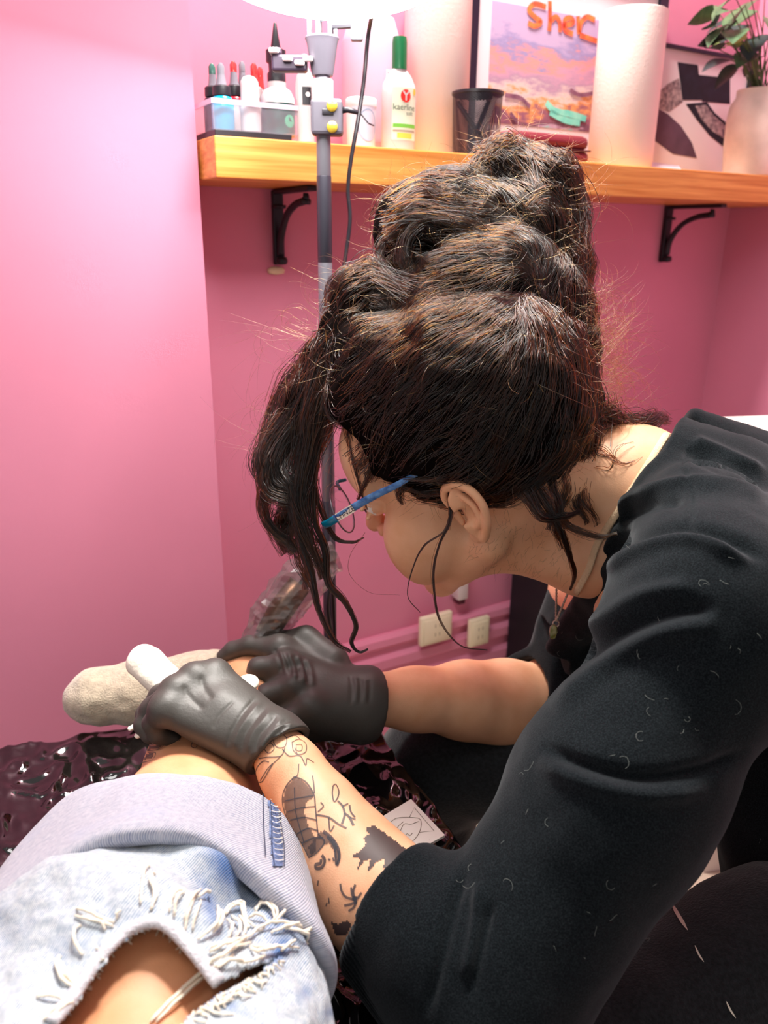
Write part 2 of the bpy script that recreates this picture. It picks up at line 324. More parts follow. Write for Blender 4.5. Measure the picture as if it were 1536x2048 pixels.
# paper towel rolls
paper = mat('paper_towel', rgb(240, 222, 214), rough=.95, bump=.25, bscale=260, spec=.1)
cardb = mat('cardboard', rgb(190, 160, 126), rough=.9)
def roll(u, v, r, h, label):
    t = thing('paper_towel_roll', sw([u, v, 0]), label, 'paper roll', 'paper towel rolls on the shelf')
    lz(u, v, [(r - .001, 0), (r, .001), (r, h - .001), (r - .002, h), (.021, h), (.021, h - .004)], paper, 'paper', t, seg=48)
    lz(u, v, [(.0205, h - .006), (.0205, h + .0005), (.019, h + .0005), (.019, h - .05)], cardb, 'core', t, seg=24)
    P = [(u + r * 1.003 * math.cos(a), v + r * 1.003 * math.sin(a)) for a in np.linspace(-.55, -.35, 6)]
    V = np.array([(x, y, z) for z in (0.002, h - .002) for x, y in P]); n = len(P)
    shelf_obj('loose_edge', (V, [[i, i + 1, n + i + 1, n + i] for i in range(n - 1)]), paper, t)
r1 = .0535
roll(UU(870, .14), .14, r1, .255, 'tall white paper roll behind the green capped bottle')
roll(UU(1246, .075), .075, .0575, .247, 'white paper roll standing between the two framed pictures')
u = UU(938, .085, 170)
# pencil cup
u = UU(953, .042); vc = .042
t = thing('mesh_pencil_cup', sw([u, vc, 0]), 'black wire mesh pen cup beside the first paper roll', 'cup')
mm = bpy.data.materials.new('wire_mesh'); mm.use_nodes = True; nt = mm.node_tree; b = nt.nodes['Principled BSDF']; b.inputs['Base Color'].default_value = (*rgb(44, 38, 50), 1); b.inputs['Roughness'].default_value = .4
uvn = nt.nodes.new('ShaderNodeUVMap'); ck = nt.nodes.new('ShaderNodeTexChecker'); ck.inputs['Scale'].default_value = 1; ck.inputs[1].default_value = (1, 1, 1, 1); ck.inputs[2].default_value = (.15, .15, .15, 1)
nt.links.new(uvn.outputs[0], ck.inputs[0]); nt.links.new(ck.outputs[0], b.inputs['Alpha'])
V, F = lathe([(.036, .002), (.0385, .088)], 40, c=(u, vc, 0), closed=False)
uv = [(k * 2.6, j * 60 + k * .0) for j in range(2) for k in range(40)]
shelf_obj('mesh_wall', (V, F), mm, t, uv=uv)
lz(u, vc, [(.0385, .086), (.04, .087), (.04, .091), (.0378, .091), (.0378, .086)], black_pl, 'rim', t, seg=32)
lz(u, vc, [(.0, .0), (.037, .0), (.037, .006), (.0, .006)], black_pl, 'cup_base', t, seg=32)
for (du, dv, tu, tv, L, c, lb) in [(-.022, -.012, .03, .012, .082, rgb(30, 30, 52), 'dark pen leaning right inside the mesh cup'), (.02, -.014, -.024, .02, .078, rgb(28, 26, 40), 'dark pen leaning left inside the mesh cup'), (.012, .016, .018, -.02, .084, rgb(205, 200, 206), 'pale grey pen inside the mesh cup')]:
    p0 = np.array([u + du, vc + dv, .0068]); p1 = np.array([u + tu, vc + tv, L])
    pn = shelf_obj('pen', tube(np.linspace(p0, p1, 6), [.002, .0042, .0042, .0042, .004, .0036], 10), mat('pen_%d' % int(c[2] * 1000), c, rough=.35), None, auto=50); tag(pn, lb, 'pen', 'pens in the mesh cup')
# maroon case
u0, u1 = UU(1003, .07), UU(1166, .07)
t = thing('glasses_case', sw([(u0 + u1) / 2, .07, 0]), 'maroon soft case lying between pen cup and paper roll', 'case')
mar = mat('maroon_leather', rgb(112, 26, 40), rough=.5, bump=.15)
def slab(u0, u1, v0, v1, z0, z1, r): 
    V, F = box((u0, v0, z0), (u1, v1, z1), r); return V, F
shelf_obj('lower_shell', slab(u0, u1, .045, .115, 0, .022, .009), mar, t)
shelf_obj('upper_shell', slab(u0 + .001, u1 - .001, .046, .114, .0225, .046, .011), mar, t)
shelf_obj('zip', slab(u0 - .0005, u1 + .0005, .0445, .1155, .021, .0235, .0008), mat('dark_zip', rgb(60, 14, 24), rough=.4), t)
# pictures leaning on the wall
def frame(name, c0, c1, hz, bw, mw, v, label, fm, art, z0=0.0, depth=.016):
    t = thing(name, sw([(c0 + c1) / 2, v, z0]), label, 'picture')
    for (a, b_, z_, z2) in [(c0, c1, z0, z0 + bw), (c0, c1, z0 + hz - bw, z0 + hz), (c0, c0 + bw, z0 + bw, z0 + hz - bw), (c1 - bw, c1, z0 + bw, z0 + hz - bw)]:
        shelf_obj('frame_side', uvbox(a, v, z_, b_, v + depth, z2), fm, t, smooth=False)
    shelf_obj('mount', uvbox(c0 + bw, v + .007, z0 + bw, c1 - bw, v + .012, z0 + hz - bw), mat('mount_card', rgb(232, 214, 220), rough=.8), t, smooth=False)
    if art is not None:
        shelf_obj('print', uvbox(c0 + bw + mw[0], v + .0062, z0 + bw + mw[1], c1 - bw - mw[2], v + .0071, z0 + hz - bw - mw[3]), art, t, smooth=False)
    return t
fb = mat('black_frame', rgb(30, 24, 44), rough=.4)
a1 = bpy.data.materials.new('abstract_painting'); a1.use_nodes = True; nt = a1.node_tree; b = nt.nodes['Principled BSDF']; b.inputs['Roughness'].default_value = .7
tc = nt.nodes.new('ShaderNodeTexCoord'); sp = nt.nodes.new('ShaderNodeSeparateXYZ'); nt.links.new(tc.outputs['Object'], sp.inputs[0])
mpz = nt.nodes.new('ShaderNodeMapping'); mpz.inputs['Scale'].default_value = (9, 9, 26); nt.links.new(tc.outputs['Object'], mpz.inputs[0])
n1 = nt.nodes.new('ShaderNodeTexNoise'); n1.inputs['Scale'].default_value = 1.4; n1.inputs['Detail'].default_value = 5; n1.inputs['Roughness'].default_value = .65; nt.links.new(mpz.outputs[0], n1.inputs[0])
m1 = nt.nodes.new('ShaderNodeMath'); m1.operation = 'MULTIPLY_ADD'; m1.inputs[1].default_value = .15; nt.links.new(n1.outputs[0], m1.inputs[0])
m2 = nt.nodes.new('ShaderNodeMath'); m2.operation = 'MULTIPLY_ADD'; m2.inputs[1].default_value = 1.0; m2.inputs[2].default_value = -.075; nt.links.new(sp.outputs[2], m2.inputs[0]); nt.links.new(m2.outputs[0], m1.inputs[2])
m3 = nt.nodes.new('ShaderNodeMath'); m3.operation = 'DIVIDE'; m3.inputs[1].default_value = .215; nt.links.new(m1.outputs[0], m3.inputs[0])
rp = nt.nodes.new('ShaderNodeValToRGB'); nt.links.new(m3.outputs[0], rp.inputs[0]); els = rp.color_ramp.elements
stops = [(0., (150, 120, 150)), (.1, (60, 150, 150)), (.24, (96, 190, 180)), (.3, (190, 150, 175)), (.36, (110, 70, 90)), (.44, (150, 90, 110)), (.5, (226, 150, 90)), (.56, (222, 196, 190)), (.66, (176, 140, 165)), (.74, (200, 150, 175)), (.82, (230, 150, 140)), (.9, (150, 140, 185)), (1., (190, 165, 200))]
els[0].position = 0; els[0].color = (*rgb(*stops[0][1]), 1); els[1].position = 1; els[1].color = (*rgb(*stops[-1][1]), 1)
for p_, c_ in stops[1:-1]: e = els.new(p_); e.color = (*rgb(*c_), 1)
nt.links.new(rp.outputs[0], b.inputs['Base Color'])
c0, c1 = UU(934, .160, 120), UU(1332, .160, 60)
hz1 = onwall(1330, -4, .160)[2]
pf = frame('framed_painting', c0, c1, .33, .021, (.03, .05, .022, .055), .160, 'black framed abstract painting with orange writing and teal patch', fb, a1)
def onpic(lines_px, v, w): return strokes([[tuple(onwall(x, y, v)[[0, 2]]) for x, y in cr(l, 6)] for l in lines_px], w)
def flatp(vf, v): V = vf[0]; return np.stack([V[:, 0], np.full(len(V), v), V[:, 1]], 1), vf[1]
orp = mat('orange_red_paint', rgb(226, 66, 56), rough=.6, col2=rgb(242, 130, 66), vscale=60)
shelf_obj('lettering', flatp(onpic([[(1092, 14), (1070, 8), (1058, 20), (1070, 34), (1082, 44), (1070, 52), (1056, 46)], [(1100, 2), (1100, 40), (1098, 62)], [(1099, 44), (1112, 34), (1120, 46), (1120, 64)], [(1126, 52), (1146, 46), (1142, 36), (1130, 40), (1130, 60), (1146, 68)], [(1156, 32), (1158, 66), (1162, 46), (1174, 34), (1190, 40)], [(1160, 70), (1188, 80), (1204, 84)]], .1649, .0085), .1649), orp, pf)
shelf_obj('teal_stroke', flatp(onpic([[(1092, 205), (1110, 222), (1140, 228), (1172, 238)], [(1100, 224), (1130, 240), (1160, 246)]], .1649, .011), .1647), mat('teal_paint', rgb(110, 205, 190), rough=.6, col2=rgb(150, 220, 200), vscale=50), pf)
for l_ in ([(1010, 190), (1040, 196), (1060, 214)], [(1140, 180), (1160, 190), (1190, 186)], [(1020, 226), (1034, 244)]):
    shelf_obj('dark_stroke', flatp(onpic([l_], .1649, .007), .1646), mat('plum_paint', rgb(110, 66, 90), rough=.6, col2=rgb(150, 100, 120), vscale=60), pf)
pv = .182
c0 = UU(1290, pv, 200); c1 = 1.25; hz2 = onwall(1440, 105, pv)[2]
pf2 = frame('framed_ink_drawing', c0, c1, hz2, .0065, (0, 0, 0, 0), pv, 'black framed ink drawing of bold curved brush strokes beside the potted plant', fb, None, depth=.012)
def poly(pts): 
    L = [onwall(x, y, pv + .0065) for x, y in pts]; return np.array(L), [list(range(len(L)))]
ink = mat('black_ink', rgb(28, 26, 40), rough=.7, var=.3, vscale=60)
inkg = mat('dry_brush_ink', rgb(96, 78, 90), rough=.8, col2=rgb(190, 165, 165), vscale=120)
inkp = mat('plum_ink', rgb(94, 66, 86), rough=.8, var=.15, vscale=30)
def arc(c, rx, ry, a0, a1, n=14): return [(c[0] + rx * math.cos(math.radians(a)), c[1] - ry * math.sin(math.radians(a))) for a in np.linspace(a0, a1, n)]
shelf_obj('brush_stroke', poly([(1355, 124), (1396, 130), (1400, 165), (1404, 200), (1365, 200), (1360, 160)]), ink, pf2, smooth=False)
shelf_obj('brush_stroke', poly([(1398, 150), (1460, 156), (1460, 208), (1404, 203), (1400, 170)]), ink, pf2, smooth=False)
shelf_obj('brush_stroke', poly([(1358, 156), (1335, 168), (1318, 184), (1316, 218), (1338, 224), (1365, 204), (1362, 180)]), inkg, pf2, smooth=False)
shelf_obj('brush_stroke', poly([(1372, 208), (1414, 204), (1430, 226), (1458, 250), (1458, 302), (1420, 272), (1394, 240)]), ink, pf2, smooth=False)
shelf_obj('dry_stroke', (poly([(1390, 212), (1412, 210), (1428, 232), (1452, 252), (1452, 280), (1424, 262), (1402, 238)])[0] - np.array([0, .0004, 0]), [list(range(7))]), inkg, pf2, smooth=False)
shelf_obj('brush_stroke', poly([(1314, 216), (1336, 228), (1362, 252), (1384, 286), (1394, 316), (1346, 308), (1310, 282)]), inkp, pf2, smooth=False)
pw = shelf_obj('paper_scrap', (np.array([(UU(1308, .03), .03, .0005), (UU(1366, .03), .02, .0005), (UU(1372, .05), .055, .012), (UU(1340, .06), .066, .01), (UU(1312, .05), .06, .016)]), [[0, 1, 2, 3, 4]]), mat('paper_scrap', rgb(232, 216, 222), rough=.8), None, smooth=False)
pw.modifiers.new('thick', 'SOLIDIFY').thickness = .0006; tag(pw, 'crumpled white paper scrap between the paper roll and the pot', 'paper')
# potted plant
u = UU(1512, .066); vp = .066
t = thing('potted_plant', sw([u, vp, 0]), 'green leafy plant in a rough white pot at the right end of the shelf', 'plant')
potm = mat('rough_ceramic', rgb(232, 210, 200), rough=.85, var=.1, vscale=22, bump=.5, bscale=50)
lz(u, vp, [(.044, 0), (.049, .003), (.055, .06), (.056, .108), (.053, .132), (.044, .146), (.044, .158), (.04, .158), (.04, .14), (0, .138)], potm, 'pot', t, seg=36)
lz(u, vp, [(0, .1385), (.039, .139), (.036, .144), (0, .145)], mat('soil', rgb(50, 38, 36), rough=1., bump=.6), 'soil', t)
lm = bpy.data.meshes.new('leaf')
lv = []; lf = []
nn = 7
for i in range(nn):
    x = i / (nn - 1); wv = .36 * math.sin(math.pi * min(1, x ** .8)) + .02
    for s, dz in ((-1, .04), (-.5, .0), (0, -.03), (.5, .0), (1, .04)): lv.append((x, s * wv, dz * wv * 3 + .14 * math.sin(x * 2.6)))
lf = [[i * 5 + j, (i + 1) * 5 + j, (i + 1) * 5 + j + 1, i * 5 + j + 1] for i in range(nn - 1) for j in range(4)]
lm.from_pydata(lv, [], lf); lm.shade_smooth(); lms = []
for nme, c, c2 in [('leaf_green', rgb(70, 96, 70), rgb(96, 124, 86)), ('leaf_dark', rgb(44, 56, 62), rgb(60, 76, 70)), ('leaf_light', rgb(128, 150, 84), rgb(150, 168, 100))]:
    m_ = lm.copy(); m_.materials.append(mat(nme, c, rough=.45, col2=c2, vscale=6, trans=0)); lms.append(m_)
root = sw([u, vp, 0])
spots = [(1440, 30, 0, .055), (1462, 22, 0, .05), (1490, 8, 0, .06), (1515, 22, 0, .06), (1470, 60, 0, .055), (1500, 50, 1, .06), (1450, 78, 1, .05), (1440, 100, 1, .045), (1475, 96, 2, .06), (1520, 70, 1, .06), (1462, 120, 1, .05), (1508, 104, 0, .055), (1480, 130, 1, .05), (1530, 110, 1, .055), (1476, 40, 1, .05), (1500, -14, 0, .06), (1470, -8, 0, .05), (1530, -6, 0, .06), (1430, 52, 1, .04), (1492, 78, 2, .05), (1545, 40, 0, .06), (1455, 48, 0, .05), (1560, 80, 1, .06), (1570, 20, 0, .06), (1590, 60, 1, .06), (1580, 110, 0, .06)]
for i, (px, py, k, L) in enumerate(spots):
    v_ = vp + rng.uniform(-.045, .055); tip = sw(onwall(px, py, v_)); base = sw([u + rng.uniform(-.012, .012), vp + rng.uniform(-.012, .012), .142])
    mid = (base + tip) / 2 + np.array([0, 0, .02])
    obj('stem', tube(cr([base, mid, tip], 5), [.0016, .0012, .0008], 5), mat('stem_green', rgb(86, 104, 66), rough=.6), t)
    lo = bpy.data.objects.new('leaf', lms[k]); COL.objects.link(lo); lo.parent = t
    d = tip - base; az = math.atan2(d[1], d[0]) + rng.uniform(-.5, .5)
    lo.matrix_local = Matrix.Translation((tip - OFF[t.name]).tolist()) @ Matrix.Rotation(az, 4, 'Z') @ Matrix.Rotation(rng.uniform(.1, .9), 4, 'Y') @ Matrix.Rotation(rng.uniform(-.7, .7), 4, 'X') @ Matrix.Scale(L * 1.15, 4)
# outlets, charger
crm = mat('cream_plastic', rgb(236, 226, 196), rough=.4)
for px0, px1, py0, py1, lb in [(836, 901, 1218, 1292, 'wide cream socket box on the skirting under the chin'), (933, 976, 1228, 1294, 'narrow cream socket box right of the wide one on the skirting')]:
    a_ = onwall(px0, py1, WV - .03); b_ = onwall(px1, py0, WV - .03)
    t = thing('wall_socket', sw([(a_[0] + b_[0]) / 2, WV - .02, a_[2]]), lb, 'socket', 'sockets on the skirting')
    shelf_obj('socket_box', uvbox(a_[0], WV - .04, a_[2], b_[0], WV - .027, b_[2], .004), crm, t)
    shelf_obj('face_plate', uvbox(a_[0] + .007, WV - .0425, a_[2] + .008, b_[0] - .007, WV - .0398, b_[2] - .008, .001), crm, t)
    for k in (0, 1):
        zz = a_[2] + (b_[2] - a_[2]) * (.35 + .3 * k); uc = (a_[0] + b_[0]) / 2
        shelf_obj('slot', join(uvbox(uc - .006, WV - .043, zz - .004, uc - .0045, WV - .0424, zz + .004), uvbox(uc + .0045, WV - .043, zz - .004, uc + .006, WV - .0424, zz + .004)), mat('slot_dark', rgb(150, 140, 110)), t, smooth=False)
a_ = onwall(917, 1203, WV - .03); b_ = onwall(938, 1168, WV - .03)
t = thing('charger', sw([a_[0], WV - .02, a_[2]]), 'small white plug in charger above the sockets', 'charger')
shelf_obj('charger_body', uvbox(a_[0], WV - .03, a_[2], b_[0], WV - .001, b_[2] + .04, .003), white_pl, t)
shelf_obj('dark_foot', uvbox(a_[0] + .004, WV - .026, a_[2] - .012, b_[0] - .004, WV - .004, a_[2] + .001, .002), mat('plum_plastic', rgb(90, 30, 50), rough=.5), t)
# black cabinet behind the artist and white unit behind her back
a_ = onwall(1016, 1250, WV - .03)
t = thing('black_cabinet', sw([a_[0] + .12, .1, zb]), 'black cabinet against the pink wall behind the far arm', 'cabinet')
zc = -.72
shelf_obj('cabinet_body', uvbox(a_[0], -.0, zb + .03, a_[0] + .24, WV - .03, zc, .003), mat('satin_black', rgb(12, 18, 26), rough=.5), t, smooth=False)
shelf_obj('cabinet_door', uvbox(a_[0] + .005, -.008, zb + .04, a_[0] + .235, -.0, zc - .01, .002), mat('satin_black', rgb(12, 18, 26)), t, smooth=False)
shelf_obj('plinth', uvbox(a_[0] + .01, .02, zb, a_[0] + .23, WV - .03, zb + .03), black_pl, t, smooth=False)
ex = (R_ * .98 + F_ * .2); ex[2] = 0; ex /= np.linalg.norm(ex); ey = np.array([-ex[1], ex[0], 0]); p0 = at(1412, 836, 1.30) - ey * .2
def cab(L): L = np.asarray(L); return p0 + L[:, 0:1] * ex + L[:, 1:2] * ey + L[:, 2:3] * np.array([0, 0, 1.])
t = thing('white_drawer_unit', cab(np.array([[.1, .1, FZ - p0[2]]]))[0], 'white drawer unit behind the artist at the right edge', 'drawer unit')
wl = mat('white_laminate', rgb(238, 230, 224), rough=.4)
obj('carcass', xf(box((0, .012, FZ - p0[2]), (.25, .2, -.02)), cab), wl, t, smooth=False)
obj('top', xf(box((-.006, 0, -.02), (.256, .206, 0), .002), cab), wl, t, smooth=False)
for k in range(3):
    zz = -.04 - .2 * k; dr = obj('drawer', xf(box((.006, 0, zz - .18), (.244, .012, zz), .002), cab), wl, t, smooth=False)
    obj('handle', xf(box((.08, -.014, zz - .06), (.17, 0, zz - .05), .002), cab), iron, dr, smooth=False)
# ------------------------------------------------------------------ ring light on its stand
PX, PY = -.0795, 1.06
stand = thing('ring_light_stand', (PX, PY, FZ), 'lit ring lamp on a black telescopic tripod stand in front of the shelf', 'lamp')
dark_metal = mat('dark_tube', rgb(58, 56, 66), rough=.35, metal=.4); light_metal = mat('grey_tube', rgb(112, 110, 118), rough=.4, metal=.3)
def zpx(py, d=None):                                         # height of a pixel row on the pole
    q = ray(655, py); t_ = PY / q[1]; return CAM[2] + t_ * q[2]
def cyl(r0, r1, z0, z1, m, name, seg=20): return obj(name, lathe([(r0 * .96, z0), (r0, z0 + .001), (r1, z1 - .001), (r1 * .96, z1)], seg, c=(PX, PY, 0)), m, stand, auto=40)
cyl(.0098, .0098, FZ + .12, zpx(1000), dark_metal, 'lower_tube')
cyl(.0092, .0092, zpx(1000), zpx(525), light_metal, 'middle_tube')
cyl(.0093, .0093, zpx(525), zpx(352), dark_metal, 'upper_tube')
cyl(.0088, .0088, zpx(352), zpx(150), light_metal, 'inner_tube')
cyl(.0125, .0125, zpx(205), zpx(160), mat('sticker_white', rgb(226, 216, 226), rough=.5), 'sticker_band')
z0, z1 = zpx(272), zpx(200)
cl = obj('clamp', join(box((PX - .014, PY - .016, z0), (PX + .024, PY + .014, z1), .004)), mat('grey_clamp', rgb(86, 82, 92), rough=.45), stand, smooth=False)
brass = mat('brass_screw', rgb(220, 190, 70), rough=.3, metal=.6)
for zz in (.2, .78):
    z_ = z0 + (z1 - z0) * zz; V, F = lathe([(.0065, 0), (.0065, .003), (.004, .005), (0, .005)], 14); V = np.stack([V[:, 0] + PX + .012, PY - .0155 - V[:, 2], V[:, 1] + z_], 1); obj('screw', (V, F), brass, cl, auto=40)
obj('slot', box((PX, PY - .0175, z0 + .021), (PX + .014, PY - .0155, z0 + .028), .001), black_pl, cl)
obj('lever', tube([(PX + .02, PY - .004, z1 - .012), (PX + .03, PY - .006, z1 - .011), (PX + .043, PY - .006, z1 - .014)], [.004, .0035, .0025], 8), black_pl, cl)
z0, z1 = zpx(152), zpx(74)
g = obj('grip_cone', lathe([(.0125, z0), (.0135, z0 + .004), (.0185, z1 - .006), (.0205, z1 - .002), (.02, z1)], 16, c=(PX, PY, 0)), mat('grey_grip', rgb(84, 80, 90), rough=.4), stand, auto=30)
zr = zpx(26)
for k in range(7):
    a = 2 * math.pi * k / 7; obj('fin', box((PX + .016 * math.cos(a) - .0025, PY + .016 * math.sin(a) - .0025, z1 - .002), (PX + .016 * math.cos(a) + .0025, PY + .016 * math.sin(a) + .0025, zr), .001), light_metal, g)
obj('tilt_knob', join(tube([(PX + .012, PY, zpx(48)), (PX + .044, PY, zpx(46))], [.006, .005], 10), box((PX + .034, PY - .006, zpx(82)), (PX + .048, PY + .006, zpx(50)), .002)), light_metal, stand, smooth=False)
# phone clamp arm at the left of the grip
zz = zpx(128)
ar = obj('phone_clamp', join(box((PX - .06, PY - .01, zpx(146)), (PX - .018, PY + .008, zpx(112)), .003), box((PX - .062, PY - .008, zpx(112)), (PX - .048, PY + .004, zpx(98)), .002)), mat('plum_black', rgb(50, 38, 54), rough=.4), stand, smooth=False)
for dx, py in ((-.056, 106), (-.04, 122), (-.026, 130), (-.016, 122)):
    obj('knob', box((PX + dx - .006, PY - .016, zpx(py + 6)), (PX + dx + .006, PY - .009, zpx(py - 5)), .002), white_pl, ar)
# tripod legs
for k in range(3):
    a = math.radians(40 + 120 * k); dx, dy = math.cos(a), math.sin(a)
    lg = obj('leg', tube([(PX + dx * .012, PY + dy * .012, FZ + .34), (PX + dx * .1, PY + dy * .1, FZ + .012)], .006, 8), dark_metal, stand)
    obj('foot', tube([(PX + dx * .096, PY + dy * .096, FZ + .016), (PX + dx * .105, PY + dy * .105, FZ + .0)], [.008, .007], 8), black_pl, lg)
cyl(.016, .016, FZ + .31, FZ + .36, black_pl, 'leg_hub')
# the ring itself
TAU = math.radians(74); RR = .152; rw = .028
Tv = np.array([0, -math.sin(TAU), math.cos(TAU)]); Nv = np.array([0, -math.cos(TAU), -math.sin(TAU)]); Xv = np.array([1., 0, 0])
rc = np.array([PX + .018, PY - .012, zpx(25) + .0]) + Tv * (RR)
def ringp(L): L = np.asarray(L); return rc + L[:, 0:1] * Xv + L[:, 1:2] * Tv + L[:, 2:3] * Nv
def torus(r0, r1, z0, z1, seg=64):
    P = [(r0, z0), (r1, z0), (r1, z1), (r0, z1)]; V = [(r * math.cos(2 * math.pi * k / seg), r * math.sin(2 * math.pi * k / seg), z) for r, z in P for k in range(seg)]
    F = [[i * seg + k, i * seg + (k + 1) % seg, ((i + 1) % 4) * seg + (k + 1) % seg, ((i + 1) % 4) * seg + k] for i in range(4) for k in range(seg)]
    return np.array(V), F
lampm = mat('ring_diffuser', (1, 1, 1), rough=.5, emit=(1.0, .97, .93), estr=RING_POWER)
obj('ring_housing', xf(torus(RR - 2 * rw - .003, RR + .002, -.022, -.0005), ringp), white_pl, stand, auto=40)
obj('diffuser', xf(torus(RR - 2 * rw, RR, -.0004, .012), ringp), lampm, stand, auto=40)
obj('ring_yoke', tube([(PX, PY, zpx(30)), (PX, PY + .03, zpx(10)), rc - Nv * .03 - Tv * (RR - .04), rc - Nv * .018 - Tv * (RR - .02)], .007, 8), light_metal, stand)
c_ = obj('lamp_cable', tube(cr([rc - Nv * .02 + Xv * .052 - Tv * (RR * .8), at(738, 60, 1.01), at(728, 160, 1.01), at(716, 240, 1.01), at(702, 320, 1.02), at(696, 380, 1.03), at(700, 440, 1.04), at(690, 520, 1.05), at(676, 620, 1.05), at(664, 760, 1.05), at(662, 1000, 1.06), at(668, 1240, 1.07), np.array([-.06, 1.12, FZ + .1]), np.array([.02, 1.2, FZ + .006]), np.array([.2, 1.22, FZ + .004])], 8), .0027, 8), black_pl, None)
tag(c_, 'thin black lamp cable hanging beside the ring light pole', 'cable')
# ------------------------------------------------------------------ implicit-surface sculpting
def nrm(v): v = np.asarray(v, float); return v / (np.linalg.norm(v) + 1e-12)
class Sdf:
    def __init__(s, lo, hi, h):
        s.lo = np.asarray(lo, float); s.h = h; s.n = np.ceil((np.asarray(hi) - s.lo) / h).astype(int) + 1
        s.D = np.full(s.n, .2, np.float32); s.ax = [(s.lo[i] + h * np.arange(s.n[i])).astype(np.float32) for i in range(3)]
    def blk(s, lo, hi):
        a = np.clip(np.floor((np.asarray(lo) - s.lo) / s.h).astype(int), 0, s.n); b = np.clip(np.ceil((np.asarray(hi) - s.lo) / s.h).astype(int) + 1, 0, s.n)
        return (slice(a[0], b[0]), slice(a[1], b[1]), slice(a[2], b[2]))
    def grid(s, sl): return s.ax[0][sl[0]][:, None, None], s.ax[1][sl[1]][None, :, None], s.ax[2][sl[2]][None, None, :]
    def put(s, d, sl, k, op):
        D = s.D[sl]
        if op == 'sub': d = -d
        if k <= 0: s.D[sl] = np.minimum(D, d) if op == 'add' else np.maximum(D, d); return
        if op == 'add': h = np.clip(.5 + .5 * (D - d) / k, 0, 1); s.D[sl] = D * (1 - h) + d * h - k * h * (1 - h)
        else: h = np.clip(.5 - .5 * (D - d) / k, 0, 1); s.D[sl] = D * (1 - h) + d * h + k * h * (1 - h)
    def cap(s, a, b, ra, rb=None, k=.01, op='add', flat=None):
        rb = ra if rb is None else rb; a = np.asarray(a, float); b = np.asarray(b, float); m = max(ra, rb) * (1.0 if flat is None else max(1, flat[1])) + k + 3 * s.h
        sl = s.blk(np.minimum(a, b) - m, np.maximum(a, b) + m); X, Y, Z = s.grid(sl)
        if 0 in [q.stop - q.start for q in sl]: return
        ba = (b - a).astype(np.float32); L = float(ba @ ba) + 1e-12
        px, py, pz = X - np.float32(a[0]), Y - np.float32(a[1]), Z - np.float32(a[2])
        t = np.clip((px * ba[0] + py * ba[1] + pz * ba[2]) / L, 0, 1)
        dx, dy, dz = px - t * ba[0], py - t * ba[1], pz - t * ba[2]
        d2 = dx * dx + dy * dy + dz * dz; sc = 1.0
        if flat is not None:
            u = nrm(flat[0]); c = dx * u[0] + dy * u[1] + dz * u[2]; d2 = d2 + c * c * (1 / flat[1] ** 2 - 1); sc = min(1, flat[1])
        s.put(((np.sqrt(d2) - (ra + t * (rb - ra))) * sc).astype(np.float32), sl, k, op)
    def chain(s, P, r, k=.01, op='add', flat=None):
        for i in range(len(P) - 1): s.cap(P[i], P[i + 1], r[i], r[i + 1], k, op, flat)
    def ell(s, c, rad, axes=np.eye(3), k=.01, op='add'):
        c = np.asarray(c, float); rad = np.asarray(rad, float); m = rad.max() + k + 3 * s.h; sl = s.blk(c - m, c + m); X, Y, Z = s.grid(sl)
        if 0 in [q.stop - q.start for q in sl]: return
        px, py, pz = X - np.float32(c[0]), Y - np.float32(c[1]), Z - np.float32(c[2]); k0 = 0; k1 = 0
        for i in range(3):
            q = px * axes[i][0] + py * axes[i][1] + pz * axes[i][2]; k0 = k0 + (q / rad[i]) ** 2; k1 = k1 + (q / rad[i] ** 2) ** 2
        k0 = np.sqrt(k0); s.put((k0 * (k0 - 1) / (np.sqrt(k1) + 1e-6)).astype(np.float32), sl, k, op)
    def plane(s, p, n, lo=None, hi=None, k=.0):              # cut away the side the normal points to
        n = nrm(n); sl = s.blk(lo, hi) if lo is not None else (slice(None),) * 3; X, Y, Z = s.grid(sl)
        d = (X - p[0]) * n[0] + (Y - p[1]) * n[1] + (Z - p[2]) * n[2]; s.put((-d).astype(np.float32), sl, k, 'sub')
    def shift(s, fn):                                        # displace the level set by a function of position
        m = np.abs(s.D) < .02; I = np.argwhere(m); P = s.lo + I * s.h; s.D[m] -= fn(P).astype(np.float32)
    def mesh(s):
        D = s.D; S = D < 0; n = D.shape
        c = np.zeros([q - 1 for q in n], np.uint8)
        for dx in (0, 1):
            for dy in (0, 1):
                for dz in (0, 1): c += S[dx:n[0] - 1 + dx, dy:n[1] - 1 + dy, dz:n[2] - 1 + dz]
        act = (c > 0) & (c < 8); I = np.argwhere(act); idx = np.full(act.shape, -1, np.int32); idx[act] = np.arange(len(I))
        acc = np.zeros((len(I), 3)); cnt = np.zeros(len(I)); cor = {}
        for dx in (0, 1):
            for dy in (0, 1):
                for dz in (0, 1): cor[dx, dy, dz] = D[I[:, 0] + dx, I[:, 1] + dy, I[:, 2] + dz]
        for ax in range(3):
            o = [0, 0, 0]
            for p in (0, 1):
                for q in (0, 1):
                    a = [0, 0, 0]; a[(ax + 1) % 3] = p; a[(ax + 2) % 3] = q; b_ = list(a); b_[ax] = 1
                    da, db = cor[tuple(a)], cor[tuple(b_)]; cr_ = (da < 0) != (db < 0); t = np.where(cr_, da / (da - db + 1e-12 * (da == db)), 0)
                    pt = np.tile(np.array(a, float), (len(I), 1)); pt[:, ax] = t; acc[cr_] += pt[cr_]; cnt[cr_] += 1
        V = s.lo + (I + acc / cnt[:, None]) * s.h; F = []
